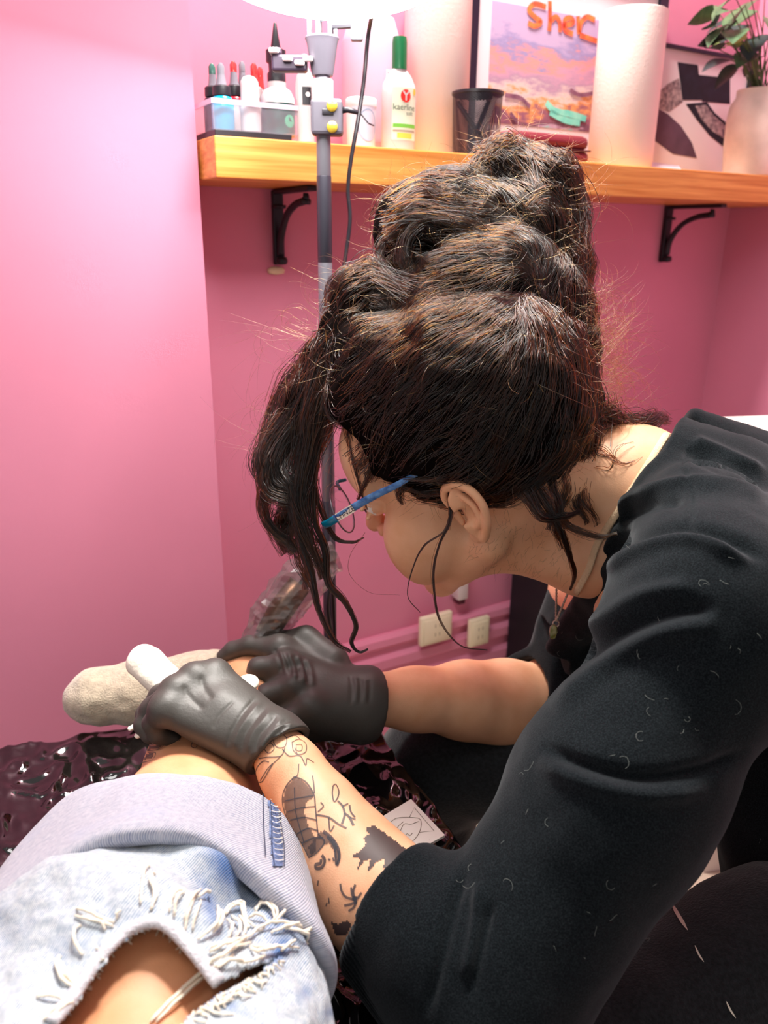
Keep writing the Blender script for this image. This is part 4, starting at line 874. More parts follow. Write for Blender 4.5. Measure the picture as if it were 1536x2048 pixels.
def crease(V, F, lines, dmax=9., both=False):
    """raise (positive) or press (negative) soft ridges along drawn paths on the side facing the client"""
    N = vnorm(V, F); p = proj(V); face = np.einsum('ij,ij->i', N, V - CAM) < 0; out = np.zeros(len(V))
    for pts, w, amp in lines:
        P = cr([(x, y, 0) for x, y in pts], 8)[:, :2]; d2 = np.full(len(V), 1e9); lo_ = P.min(0) - 4 * w; hi_ = P.max(0) + 4 * w
        m = face & (p[:, 0] > lo_[0]) & (p[:, 0] < hi_[0]) & (p[:, 1] > lo_[1]) & (p[:, 1] < hi_[1]) & (p[:, 2] < dmax); I = np.where(m)[0]
        q = p[I, :2]; dd = np.full(len(I), 1e9); tt = np.zeros(len(I))
        for i in range(len(P) - 1):
            a, bb_ = P[i], P[i + 1]; ab = bb_ - a; t = np.clip(((q - a) @ ab) / (ab @ ab + 1e-9), 0, 1); e = ((q - a - t[:, None] * ab) ** 2).sum(1); up = e < dd; dd[up] = e[up]; tt[up] = (i + t[up]) / (len(P) - 1)
        out[I] += amp * np.exp(-dd / (w * w)) * np.clip(np.sin(tt * math.pi) * 2.2, 0, 1)
    return V + N * out[:, None]
c1, c2, c3 = at(1388, 798, .905), at(1338, 882, .80), at(1150, 1192, .83)
pn = nrm(np.cross(c2 - c1, c3 - c1)); pn = pn if pn @ (HC - c1) > 0 else -pn
s = Sdf((-.02, .38, .36), (.80, 1.16, 1.04), .0030)
s.chain([NB, T1, T2, T3, T4], [.075, .098, .122, .125, .15], .06); s.cap(FSH, T2, .062, .1, .05); s.cap(at(1340, 950, .84), at(1450, 990, .82), .05, .06, .04)
s.cap(at(1385, 850, .905), at(1480, 930, .9), .022, .05, .03)
s.cap(T1, at(1145, 1290, .97), .07, .035, .04); s.chain([T3, at(1640, 1600, .86), at(1640, 1980, .84)], [.12, .1, .1], .05)
s.plane(c2, pn, k=.006)
s.cap(H(-.03, 0, -.03), at(1335, 950, .865), .057, .07, .006, 'sub'); s.ell(at(1338, 858, .885), (.024, .03, .024), k=.012, op='sub')
s.chain([at(1400, 1040, .73), NS, (NS + NE) / 2 + np.array([0, 0, .0]), NE], [.055, .074, .0735, .07], .04)
s.cap(NS, T2, .074, .1, .06)
CFE = at(775, 1812, .648)
s.chain([NE, at(872, 1895, .618), CFE, at(745, 1776, .66)], [.068, .0625, .0545, .053], .02)
s.chain([FSH, FE, at(1030, 1404, 1.045), at(990, 1402, 1.03)], [.06, .063, .0625, .0625], .03)
lo_, hi_ = CFE - .08, CFE + .08; s.plane(at(772, 1806, .65), at(700, 1722, .675) - NE, lo_, hi_, k=.003)
s.plane(at(1035, 1404, 1.045), nrm(at(930, 1360, 1.008) - FE), at(960, 1404, 1.03) - .1, at(1036, 1404, 1.045) + np.array([.04, .1, .1]), k=.003)
s.cap(at(700, 1722, .675), at(800, 1842, .64), .0465, .05, .002, 'sub')
s.cap(at(930, 1402, 1.008), at(1050, 1406, 1.05), .0505, .0575, .002, 'sub')
s.shift(lambda P: .0028 * fbm(P * 16, 61, 3))
SHV, SHF = s.mesh(); SHV = relax(SHV, SHF, 2)
SHV = crease(SHV, SHF, [
    ([(1160, 1160), (1230, 1100), (1310, 1070), (1390, 1062), (1470, 1085), (1536, 1125)], 13, -0.0060), ([(1190, 1150), (1300, 1090), (1390, 1078), (1500, 1125)], 14, 0.0075),
    ([(1215, 1030), (1290, 985), (1380, 965), (1480, 975), (1540, 1000)], 12, 0.0075), ([(1220, 1050), (1300, 1010), (1370, 1000)], 10, -0.0060),
    ([(1380, 880), (1440, 905), (1536, 950)], 12, 0.0075), ([(1370, 905), (1450, 940), (1536, 985)], 11, -0.0060),
    ([(1130, 1290), (1200, 1240), (1290, 1190), (1400, 1170)], 18, 0.0060), ([(1140, 1330), (1230, 1270), (1340, 1225), (1440, 1215)], 16, -0.0067),
    ([(1100, 1420), (1200, 1340), (1320, 1270), (1440, 1250)], 20, 0.0067),
    ([(1080, 1490), (1170, 1530), (1280, 1555), (1400, 1540), (1500, 1500)], 14, -0.0075), ([(1075, 1520), (1170, 1565), (1290, 1590), (1420, 1580)], 20, 0.0060),
    ([(1362, 930), (1385, 985), (1378, 1060)], 4, -0.0024), ([(1380, 895), (1362, 930)], 5, -0.0024),
    ([(930, 1740), (905, 1830), (880, 1930), (850, 2040)], 10, -0.0045), ([(960, 1760), (950, 1860), (930, 1960)], 12, 0.0045), ([(985, 1800), (960, 1900), (940, 2000)], 8, -0.0037)])
shirt = obj('shirt', (SHV, SHF), shirt_m, artist); TREE_SH = bvh(SHV, SHF)
# ribbed cuff on the near sleeve: lies along the arm
ax = nrm(at(700, 1722, .675) - NE); e1 = nrm(np.cross(ax, [0, 0, 1])); e2 = np.cross(ax, e1); nr = 288; nz = 10
base = at(772, 1806, .65); Vr = []
for j in range(nz + 1):
    t = j / nz; c = base - ax * (.003 + .062 * (1 - t)); rad = .0595 + .0075 * (1 - t) - .003 * (t > .97)
    for k in range(nr): a = 2 * math.pi * k / nr; rr_ = rad + .0011 * math.cos(a * 72); Vr.append(c + e1 * rr_ * math.cos(a) + e2 * rr_ * math.sin(a))
Fr = [[j * nr + k, j * nr + (k + 1) % nr, (j + 1) * nr + (k + 1) % nr, (j + 1) * nr + k] for j in range(nz) for k in range(nr)]
cf = obj('sleeve_cuff', (np.array(Vr), Fr), shirt_m, shirt); cf.modifiers.new('thick', 'SOLIDIFY').thickness = .002
# lace edge of the vest under the collar
lace = mat('cream_lace', rgb(226, 196, 160), rough=.9, bump=.8, bscale=700)
LT = bvh(headVF[0], headVF[1]); P = []
for x, y in cr([(1338, 872, 0), (1300, 935, 0), (1262, 995, 0), (1225, 1050, 0), (1200, 1090, 0), (1183, 1140, 0), (1158, 1186, 0)], 5)[:, :2]:
    q = cast(LT, x - 6, y - 2, .0012)
    if q is not None: P.append(q[0])
obj('vest_edge', tube(np.array(P), .0042, 8, flat=.5), lace, shirt)
# --- trousers and shoes
tm = mat('charcoal_denim', rgb(30, 33, 36), rough=.9, var=.35, vscale=260, bump=.5, bscale=420, sheen=.3, spec=.2)
FK, NK = at(800, 1590, 1.04), at(1000, 2130, .80)
FK = np.array([.066, .89, .475]); 
s = Sdf((-.06, .3, FZ + .02), (.86, 1.15, .66), .005)
HIPF, HIPN = np.array([.60, .86, .50]), np.array([.60, .64, .50]); NK = np.array([.16, .50, .45])
s.cap(HIPF, HIPN, .13, .13, .05); s.chain([HIPF, (HIPF + FK) / 2, FK], [.1, .088, .066], .04); s.chain([HIPN, (HIPN + NK) / 2, NK], [.1, .09, .068], .04)
FA, NA_ = np.array([.10, .93, FZ + .09]), np.array([.24, .50, FZ + .09])
s.chain([FK, FA], [.064, .05], .03); s.chain([NK, NA_], [.064, .05], .03); s.shift(lambda P: .003 * fbm(P * 20, 81, 3))
TV, TF = s.mesh(); TV = relax(TV, TF, 1)
trousers = obj('trousers', (TV, TF), tm, artist); TREE_T = bvh(TV, TF)
for A_ in (FA, NA_):
    s = Sdf(A_ - np.array([.22, .08, .1]), A_ + np.array([.1, .08, .06]), .004)
    s.cap(A_ + np.array([.02, 0, -.05]), A_ + np.array([-.15, 0, -.06]), .038, .03, .02); s.cap(A_ + np.array([0, 0, 0]), A_ + np.array([0, 0, -.05]), .045, .04, .02); s.plane(A_ - np.array([0, 0, .088]), (0, 0, -1))
    obj('shoe', s.mesh(), mat('black_shoe', rgb(20, 20, 24), rough=.5), artist)
# stool
t = thing('work_stool', (.62, .75, FZ), 'black round work stool under the artist', 'stool')
obj('seat', lathe([(.15, .395), (.165, .4), (.168, .43), (.16, .445), (0, .447)], 40, c=(.63, .75, -.075)), leather, t)
obj('column', lathe([(.025, .14), (.025, .3), (.018, .3), (.018, .395)], 16, c=(.63, .75, -.075 + .0)), iron, t, auto=40)
for k in range(5):
    a = 2 * math.pi * k / 5; p0_ = np.array([.63, .75, FZ + .07]); p1_ = p0_ + np.array([.24 * math.cos(a), .24 * math.sin(a), -.02])
    lg = obj('leg', tube([p0_, p1_], [.02, .013], 8), iron, t); obj('castor', lathe([(.012, 0), (.024, .004), (.026, .02), (.02, .04), (.01, .045)], 12, c=(p1_[0], p1_[1], FZ)), black_pl, lg)
# --- gloves
glove_m = mat('black_nitrile', rgb(66, 64, 60), rough=.5, spec=.55, bump=.12, bscale=300)
def hand(name, W, K, fingers, thumb, cuffp, rc, hh=.0016, kr=.0145):
    pts = [W, cuffp] + list(K) + [p for f in fingers for p in f] + list(thumb); s = Sdf(np.minimum.reduce(pts) - .05, np.maximum.reduce(pts) + .05, hh)
    ctr = np.mean(K, 0); 
    for i, k_ in enumerate(K):
        wi = W + (k_ - ctr) * .45; s.cap(wi, k_, .0175, kr - .001 * i * .5, .014)
        s.ell(k_, (kr + .001,) * 3, k=.008)
    s.cap(cuffp, W, rc, rc * .92, .012); s.cap(W, (W * .4 + ctr * .6), .02, .017, .015)
    for f, k_, r0 in zip(fingers, K, (.0105, .0108, .0102, .0088)): s.chain([k_] + list(f), [kr * .95, r0 * 1.08, r0, r0 * .86][:len(f) + 1], .005)
    s.chain(thumb, [.018, .0145, .012, .0105][:len(thumb)], .012)
    return s
K = [at(430, 1350, .785), at(388, 1358, .772), at(350, 1385, .757), at(330, 1420, .742)]
FN = [[at(372, 1378, .825), at(322, 1408, .83), at(302, 1432, .82)], [at(322, 1392, .80), at(294, 1430, .795), at(288, 1456, .785)], [at(304, 1418, .772), at(290, 1450, .77), at(300, 1470, .765)], [at(306, 1446, .752), at(316, 1468, .755), at(345, 1478, .762)]]
TH_ = [at(505, 1420, .785), at(462, 1388, .81), at(420, 1385, .83), at(385, 1398, .84)]
s = hand('near', NW, K, FN, TH_, at(566, 1512, .733), .0345)
s.cap(NW, at(400, 1450, .755), .022, .016, .014)
CW = at(558, 1502, .736); s.plane(CW, nrm(fa[2] - NW), CW - .07, CW + .07, k=.002); s.cap(CW - nrm(fa[2] - NW) * .004, at(640, 1632, .70), .0268, .032, .001, 'sub')
GV, GF = s.mesh(); GV = relax(GV, GF, 1)
GV = crease(GV, GF, [([(452 + 14 * i, 1500 + 4 * i), (462 + 14 * i, 1465 + 2 * i), (486 + 13 * i, 1425 + 6 * i), (515 + 10 * i, 1392 + 9 * i)], 4.2, .0012 * (1 if i % 2 else -1)) for i in range(7)] + [([(425, 1460), (440, 1430), (470, 1400)], 3, -.0008), ([(500, 1535), (525, 1490), (560, 1455), (590, 1448)], 3, .0016), ([(400, 1350), (408, 1375), (425, 1400)], 6, -.001), ([(365, 1370), (380, 1395), (410, 1420)], 6, -.001)])
g1 = obj('glove', (GV, GF), glove_m, artist); TREE_G1 = bvh(GV, GF)
K = [at(560, 1298, .955), at(575, 1330, .925), at(592, 1372, .905), at(622, 1412, .895)]
FN = [[at(500, 1290, .965), at(466, 1300, .972), at(448, 1312, .975)], [at(516, 1335, .925), at(500, 1372, .94), at(512, 1392, .95)], [at(530, 1390, .90), at(530, 1428, .915), at(558, 1440, .93)], [at(570, 1440, .885), at(585, 1470, .9), at(620, 1470, .915)]]
TH_ = [at(668, 1320, .955), at(612, 1278, .975), at(548, 1282, .99), at(495, 1310, .99)]
s = hand('far', FW, K, FN, TH_, at(738, 1398, .938), .0365, .002, .0165)
s.cap(FW, at(640, 1430, .905), .028, .022, .02); s.cap(FW, at(560, 1400, .925), .03, .024, .02); s.cap(at(600, 1420, .92), at(720, 1440, .925), .024, .028, .02)
CW = at(746, 1398, .9415); s.plane(CW, nrm(FE - FW), CW - .08, CW + .08, k=.002); s.cap(at(730, 1398, .936), at(830, 1398, .972), .033, .036, .001, 'sub')
GV, GF = s.mesh(); GV = relax(GV, GF, 1)
GV = crease(GV, GF, [([(548 + 9 * i, 1296 + 3 * i), (556 + 9 * i, 1312 + 3 * i), (562 + 9 * i, 1330 + 4 * i), (562 + 9 * i, 1346 + 4 * i)], 4., .0017 * (1 if i % 2 else -1)) for i in range(8)] + [([(700 + 9 * i, 1350 + 3 * i), (704 + 9 * i, 1370), (702 + 9 * i, 1410)], 4., .0011 * (1 if i % 2 else -1)) for i in range(5)])
g2 = obj('glove', (GV, GF), glove_m, artist)
# --- glasses
def onl(px, py, l):                                          # where a pixel ray meets a plane beside the head
    d = ray(px, py); q = HC + HL * l * HS; return CAM + d * (((q - CAM) @ HL) / (d @ HL))
hp = Hl(onl(658, 1046, .072)); gl = thing('eyeglasses', H(hp[0], 0, hp[2]), 'glasses with slim blue temple arm worn by the artist', 'glasses')
blue_m = mat('blue_acetate', rgb(40, 90, 150), rough=.3, col2=rgb(96, 150, 206), vscale=160); teal_m = mat('teal_acetate', rgb(0, 110, 140), rough=.3)
arm_px = [(868, 936, .0805), (830, 950, .082), (790, 972, .082), (752, 990, .081), (712, 1012, .079), (680, 1032, .076), (658, 1046, .072)]
AP = cr([onl(*q) for q in arm_px], 6); ar_ = obj('temple_arm', tube(AP, [.0016, .0025, .0034, .004, .0042, .0044, .004], 8, flat=.42, ref=HL), blue_m, gl)
def mir(P): q = Hl(P); q[:, 1] *= -1; return HC + q @ HA * HS
obj('temple_arm', tube(mir(AP), [.0016, .0025, .0034, .004, .0042, .0044, .004], 8, flat=.42, ref=HL), blue_m, gl)
obj('hinge_end', tube(cr([onl(672, 1037, .0745), onl(658, 1046, .072), H(hp[0] + .008, hp[1] - .004, hp[2] - .002)], 4), .0045, 8, flat=.5, ref=HL), teal_m, gl)
d_ = nrm(onl(708, 1015, .0788) - onl(676, 1034, .0752)); upv = nrm(np.cross(d_, F_)); upv = upv if upv[2] > 0 else -upv; nn_ = nrm(np.cross(upv, d_)); nn_ = nn_ if nn_ @ F_ < 0 else -nn_
pc_ = (onl(676, 1034, .0752) + onl(708, 1015, .0788)) / 2 + nn_ * .0022; hl = np.linalg.norm(onl(708, 1015, .0788) - onl(676, 1034, .0752)) / 2; right = nrm(d_)
Vp = np.array([pc_ + right * a * hl + upv * b_ * .0042 + nn_ * c for c in (-.0012, 0) for a, b_ in ((-1, -1), (1, -1), (1, 1), (-1, 1))])
pl = obj('name_plate', (Vp, [[4, 5, 6, 7], [3, 2, 1, 0], [0, 1, 5, 4], [1, 2, 6, 5], [2, 3, 7, 6], [3, 0, 4, 7]]), mat('ivory_plate', rgb(236, 224, 206), rough=.4), ar_, smooth=False)
V, F = text_vf('CHNZE', .0082); V[:, 0] *= 1.05; obj('lettering', (pc_ + right * V[:, 0:1] + upv * (V[:, 1:2] - .0029) + nn_ * .0003, F), black_pl, ar_, smooth=False)
rimf = hp[0] + .010
for sg in (1, -1):
    P = np.array([H(rimf - .012 * abs(.036 * sg + .029 * math.cos(a) * sg) / .065, .035 * sg + .027 * math.cos(a), hp[2] - .008 + .021 * math.sin(a)) for a in np.linspace(0, 2 * math.pi, 33)])
    obj('rim', tube(P, .0009, 8, cap=False), mat('grey_wire', rgb(120, 110, 120), rough=.3, metal=.5), gl); n_ = len(P) - 1
    obj('lens', (np.vstack([P[:-1], P[:-1].mean(0) + HF * .001]), [[i, (i + 1) % n_, n_] for i in range(n_)]), mat('lens_glass', (1, 1, 1), rough=.02, trans=1., ior=1.05, alpha=.25), gl)
obj('bridge', tube(cr([H(rimf, .009, hp[2]), H(rimf + .004, 0, hp[2] + .004), H(rimf, -.009, hp[2])], 5), .002, 8), teal_m, gl)
# --- necklace
nk = thing('necklace', at(1108, 1270, .87), 'fine silver chain with a pale green crystal hanging below the chin', 'necklace')
silver = mat('silver', rgb(205, 190, 175), rough=.3, metal=.8)
for a_, nme in (((1113, 1160, .885), 'chain'), ((1139, 1178, .85), 'chain')):
    q0, q1 = at(*a_), at(1112, 1243, .87); N_ = 26
    obj(nme, join(*[tube([q0 + (q1 - q0) * (k / N_), q0 + (q1 - q0) * ((k + .8) / N_)], .0011 if k % 2 else .0014, 5) for k in range(N_)]), silver, nk)
obj('bail', tube([at(1112, 1240, .87) + .0035 * (R_ * math.cos(a) + U_ * math.sin(a)) - U_ * .004 for a in np.linspace(0, 6.28, 13)], .0008, 5), silver, nk)
pq = at(1107, 1258, .87); Vx, Fx = lathe([(.0005, -.013), (.0035, -.010), (.0048, -.004), (.0042, .002), (.0018, .005)], 7); obj('crystal', (Vx + pq, Fx), mat('green_crystal', rgb(190, 200, 150), rough=.15, trans=.4, col2=rgb(120, 140, 60), vscale=140), nk, smooth=False)

# ------------------------------------------------------------------ hair: a sculpted mass dressed with real strands
hair_base = mat('hair_under', rgb(14, 9, 8), rough=1., var=.5, vscale=90, spec=.02)
s = Sdf(H(0, 0, .04) - .26, H(0, 0, .06) + np.array([.24, .24, .30]), .0028)
s.ell(H(-.026, 0, .056), (.098 * HS, .081 * HS, .084 * HS), HA, .01)                   # skull cap
s.ell(H(.026, 0, .094), (.064 * HS, .062 * HS, .045 * HS), HA, .02)                      # crown front
s.ell(H(.02, .055, .06), (.045, .03, .034), HA, .02); s.ell(H(.02, -.055, .06), (.045, .03, .034), HA, .02)
HB = [((725, 600, .85), .034), ((692, 668, .85), .028), ((832, 460, .87), .044), ((900, 445, .87), .045), ((960, 465, .88), .05), ((870, 545, .86), .05), ((1000, 362, .89), .04), ((1078, 392, .885), .044), ((1105, 452, .88), .034), ((1050, 465, .87), .048), ((1112, 530, .875), .033),
      ((980, 600, .85), .074), ((1080, 640, .86), .053), ((920, 640, .84), .073), ((1112, 720, .85), .04), ((1122, 800, .83), .036), ((1132, 880, .81), .029), ((1065, 820, .80), .043), ((870, 740, .80), .05), ((780, 730, .82), .052), ((712, 722, .84), .038), ((658, 738, .86), .024), ((1010, 900, .785), .028), ((1072, 925, .79), .022)]
for q, r_ in HB: s.ell(at(*q), (r_,) * 3, k=.016)
s.chain([at(645, 735, .85), at(605, 800, .845), at(590, 860, .845)], [.022, .013, .006], .012)
# keep the face and the ear clear
s.ell(H(.1, .02, -.04), (.075, .09, .083), HA, .008, 'sub'); s.ell(at(684, 935, .82), (.04, .08, .056), k=.008, op='sub'); s.ell(H(-.002, .086, -.004), (.03, .02, .04), HA, .004, 'sub'); s.ell(H(-.002, -.086, -.004), (.03, .02, .04), HA, .004, 'sub')
s.cap(at(858, 500, .80), at(852, 500, .83), .013, .011, .006, 'sub'); s.cap(at(770, 500, .83), at(785, 505, .85), .011, .008, .005, 'sub')
def hairnoise(P):
    return .005 * fbm(P * np.array([26, 26, 26]), 91, 3) + .004 * (1 - np.abs(vnoise(P * 38, 95))) 
s.shift(hairnoise)
HV, HFc = s.mesh(); HV = relax(HV, HFc, 1)
hairo = obj('hair', (HV, HFc), hair_base, artist); TREE_HR = bvh(HV, HFc); HN = vnorm(HV, HFc)
hm = bpy.data.materials.new('hair_strand'); hm.use_nodes = True; nt = hm.node_tree
for n_ in list(nt.nodes):
    if n_.type != 'OUTPUT_MATERIAL': nt.nodes.remove(n_)
hb = nt.nodes.new('ShaderNodeBsdfHairPrincipled'); hb.parametrization = 'MELANIN'
hb.inputs['Melanin'].default_value = .91; hb.inputs['Melanin Redness'].default_value = .65; hb.inputs['Roughness'].default_value = .2; hb.inputs['Radial Roughness'].default_value = .3; hb.inputs['Random Color'].default_value = .35
nt.links.new(hb.outputs[0], [n_ for n_ in nt.nodes if n_.type == 'OUTPUT_MATERIAL'][0].inputs[0])
STRF = []; STR = []                                                     # (points, radius)
# flow of the hair, drawn as arrows (x, y, direction)
FLOW = np.array([(700, 720, .8, -.6), (760, 800, .8, -.6), (720, 900, .55, -.85), (820, 880, .7, -.7), (900, 900, .75, -.65), (850, 800, .8, -.6), (950, 800, .7, -.7), (1000, 900, .3, -.95), (1050, 800, .3, -.95), (1100, 900, .05, -1), (1150, 850, -.1, -1), (1130, 740, -.1, -1), (1080, 650, -.1, -1), (1000, 640, .6, -.8), (900, 650, .85, -.5), (800, 660, .9, -.4), (900, 560, .95, -.2), (820, 520, .9, .3), (850, 440, .95, -.2), (950, 440, .95, .1), (1020, 330, .7, .7), (1000, 380, .4, .9), (1080, 400, .5, .85), (1140, 450, .2, 1), (1120, 540, -.5, .85), (700, 620, .6, -.8), (730, 560, .8, -.5), (660, 700, -.3, .95), (600, 800, -.25, .97), (560, 920, .0, 1), (1150, 600, .0, 1)])
view = -F_
def flow(P, n):
    p = proj(P)[:2]; d2 = (FLOW[:, 0] - p[0]) ** 2 + (FLOW[:, 1] - p[1]) ** 2; w = 1 / (d2 + 900.) ** 1.5; w /= w.sum(); d = w @ FLOW[:, 2:]
    v = R_ * d[0] - U_ * d[1]; v = v - n * (v @ n); return v / (np.linalg.norm(v) + 1e-9)
vis = np.where((HN @ F_) < .35)[0]; oth = np.where((HN @ F_) >= .35)[0]
start = np.concatenate([rng.choice(vis, 7500), rng.choice(oth, 1500)])
for i in start:
    P = HV[i].copy(); nrm_ = HN[i]; L_ = rng.uniform(.04, .13); st = .008; n_ = max(4, int(L_ / st)); pts = []; ph = rng.uniform(0, 6.28); amp = rng.choice([.0006, .0014, .004], p=[.45, .35, .2]); frq = rng.uniform(.3, .8); lift = rng.uniform(.0004, .0042)
    tw = rng.normal(0, .12); up0 = 1 if rng.random() < .5 else -1
    for k in range(n_):
        v = flow(P, nrm_); sd = np.cross(nrm_, v); v = v + sd * tw; P = P + v * st
        h_ = TREE_HR.find_nearest(Vector(P.tolist()))
        if h_[0] is None: break
        nrm_ = np.array(h_[1]); P = np.array(h_[0]); pts.append(P + nrm_ * (lift + amp * .6 * (1 + math.sin(ph + k * frq * 1.3))) + sd * amp * math.sin(ph + k * frq))
    if len(pts) >= 4: STR.append((np.array(pts), rng.uniform(.00014, .0003)))
# flyaway frizz standing off the silhouette
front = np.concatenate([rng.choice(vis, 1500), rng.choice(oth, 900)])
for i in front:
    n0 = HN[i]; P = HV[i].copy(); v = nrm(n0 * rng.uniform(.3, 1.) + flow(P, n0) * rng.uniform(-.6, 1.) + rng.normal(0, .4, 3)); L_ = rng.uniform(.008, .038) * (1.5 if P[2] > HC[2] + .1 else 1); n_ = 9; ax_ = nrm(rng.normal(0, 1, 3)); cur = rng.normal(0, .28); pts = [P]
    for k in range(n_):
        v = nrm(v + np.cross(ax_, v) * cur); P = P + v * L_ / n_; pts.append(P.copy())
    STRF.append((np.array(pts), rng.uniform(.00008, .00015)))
def lock(px, n, spread, r=(.00016, .00036), curl=.0, cf=9., taper=True, dj=.006, end=0.18, seg=7):
    """a lock of hair: many strands round one drawn path (x, y, distance)"""
    G = cr([at(*q) for q in px], seg); m = len(G); T = np.gradient(G, axis=0); T /= np.linalg.norm(T, axis=1)[:, None]; a = np.cross(T, F_); a /= np.linalg.norm(a, axis=1)[:, None] + 1e-9; b_ = np.cross(T, a); t = np.linspace(0, 1, m)
    for k in range(int(n * .62)):
        an = rng.uniform(0, 6.28); rr_ = spread * math.sqrt(rng.random()); prof = (1 - t) * 1.0 + t * end if taper else np.ones(m)
        ph = rng.normal(0, .5); wob = np.interp(np.linspace(0, 1, m), np.linspace(0, 1, 5), rng.normal(0, spread * .5, 5)); wob2 = np.interp(np.linspace(0, 1, m), np.linspace(0, 1, 5), rng.normal(0, spread * .5, 5))
        c_ = curl * np.sin(cf * t * 6.28 / 6 + ph) * np.minimum(1, t * 3); c2_ = curl * np.cos(cf * t * 6.28 / 6 + ph) * np.minimum(1, t * 3)
        e0, e1 = (0 if rng.random() < .7 else int(rng.uniform(0, m * .25))), (m if rng.random() < .55 else int(rng.uniform(m * .6, m)))
        Q = G + a * ((rr_ * math.cos(an)) * prof + wob * prof + c_)[:, None] + b_ * ((rr_ * math.sin(an)) * prof + wob2 * prof + c2_)[:, None]
        if e1 - e0 >= 4: STR.append((Q[e0:e1], rng.uniform(*r)))
# fringe and long curls hanging in front of the face
for px, n, sp, cu, cf in [
    ([(690, 690, .83), (640, 740, .83), (595, 830, .83), (560, 920, .83), (548, 980, .83), (590, 1020, .83), (575, 1070, .83)], 420, .02, .008, 9),
    ([(690, 700, .84), (620, 780, .84), (575, 860, .84), (545, 930, .84), (565, 1000, .84), (545, 1050, .84), (580, 1100, .84)], 420, .02, .008, 10),
    ([(660, 720, .825), (630, 820, .82), (612, 920, .82), (605, 1010, .82), (618, 1090, .82), (640, 1160, .82)], 460, .016, .005, 8),
    ([(650, 780, .835), (600, 860, .835), (575, 930, .835), (590, 990, .835), (570, 1050, .835), (600, 1100, .835)], 360, .018, .009, 11),
    ([(640, 720, .85), (600, 790, .85), (570, 850, .85), (540, 900, .85), (545, 960, .85)], 200, .010, .008, 10),
    ([(650, 760, .82), (620, 880, .815), (600, 980, .815), (600, 1070, .815), (625, 1150, .815), (640, 1220, .815), (668, 1280, .815), (700, 1305, .815)], 130, .005, .0015, 7),
    ([(655, 800, .825), (630, 930, .82), (628, 1040, .82), (650, 1100, .82), (656, 1165, .82), (690, 1205, .82), (712, 1250, .82), (704, 1285, .82), (718, 1303, .82), (736, 1298, .82)], 150, .0042, .0006, 6),
    ([(625, 960, .825), (645, 1030, .825), (670, 1075, .822), (705, 1084, .82), (728, 1074, .82)], 90, .003, .0004, 5),
    ([(600, 830, .835), (545, 900, .835), (530, 990, .835), (550, 1060, .835), (600, 1110, .835), (610, 1180, .835)], 160, .008, .004, 9),
    ([(620, 1000, .83), (585, 1060, .83), (600, 1120, .83), (625, 1180, .83), (640, 1240, .83)], 60, .006, .002, 8),
    ([(640, 700, .86), (575, 760, .86), (545, 850, .86), (525, 930, .86), (530, 1020, .86)], 160, .010, .005, 9)]:
    lock(px, n, sp, curl=cu, cf=cf)
# wisps over the cheek, ear and neck
for px, n, sp, cu, cf in [
    ([(905, 930, .765), (898, 990, .752), (900, 1040, .75), (880, 1085, .75), (868, 1130, .752), (868, 1180, .755), (880, 1240, .757), (920, 1290, .76), (975, 1300, .76)], 26, .002, 0, 5),
    ([(900, 940, .765), (905, 1010, .752), (890, 1060, .75), (850, 1090, .752), (828, 1130, .756), (815, 1190, .757), (840, 1225, .76)], 20, .0016, 0, 5),
    ([(870, 900, .77), (885, 960, .755), (905, 1010, .752), (895, 1060, .75)], 50, .005, .001, 6),
    ([(730, 1065, .80), (700, 1110, .80), (700, 1150, .80), (740, 1185, .80), (800, 1190, .80)], 3, .0008, 0, 5),
    ([(1060, 960, .765), (1090, 1010, .762), (1120, 1060, .765), (1140, 1110, .775), (1150, 1150, .785), (1140, 1180, .79)], 110, .0045, .0008, 6),
    ([(1010, 930, .765), (1050, 985, .757), (1085, 1030, .757), (1130, 1030, .765), (1160, 1025, .77)], 130, .007, .0015, 7),
    ([(1100, 900, .78), (1130, 970, .78), (1120, 1020, .775), (1140, 1050, .775), (1200, 1075, .77), (1235, 1070, .765)], 120, .006, .002, 8),
    ([(1120, 840, .79), (1160, 900, .79), (1170, 960, .79), (1150, 1010, .785), (1170, 1050, .78)], 150, .009, .004, 8),
    ([(1150, 800, .81), (1180, 850, .81), (1185, 920, .80), (1175, 980, .795)], 150, .009, .004, 8),
    ([(1080, 760, .775), (1075, 840, .765), (1095, 900, .765), (1080, 960, .76)], 130, .008, .003, 7),
    ([(1170, 900, .80), (1220, 915, .79), (1270, 930, .785), (1330, 925, .785)], 40, .004, .001, 6),
    ([(1180, 830, .82), (1230, 842, .835), (1290, 845, .855), (1345, 838, .88)], 420, .02, .006, 9),
    ([(1040, 880, .775), (1060, 950, .763), (1100, 1000, .763), (1092, 1060, .766)], 120, .007, .003, 8),
    ([(1150, 860, .80), (1185, 930, .79), (1165, 1000, .783), (1195, 1050, .776)], 110, .007, .004, 9),
    ([(1110, 880, .79), (1100, 950, .772), (1125, 1010, .77), (1105, 1060, .77), (1125, 1100, .775)], 90, .006, .003, 9),
    ([(1160, 890, .795), (1210, 900, .785), (1250, 925, .782), (1300, 915, .785)], 14, .003, .002, 9), ([(1160, 930, .79), (1215, 940, .78), (1230, 900, .785), (1270, 885, .79)], 8, .003, .002, 9),
    ([(820, 930, .77), (800, 980, .775), (805, 1010, .775)], 90, .007, .001, 6),
    ([(760, 900, .79), (740, 950, .79), (715, 1000, .80)], 90, .006, .001, 6), ([(690, 830, .815), (700, 900, .805), (720, 970, .80), (735, 1020, .80)], 40, .004, .001, 6)]:
    lock(px, n, sp, curl=cu, cf=cf)
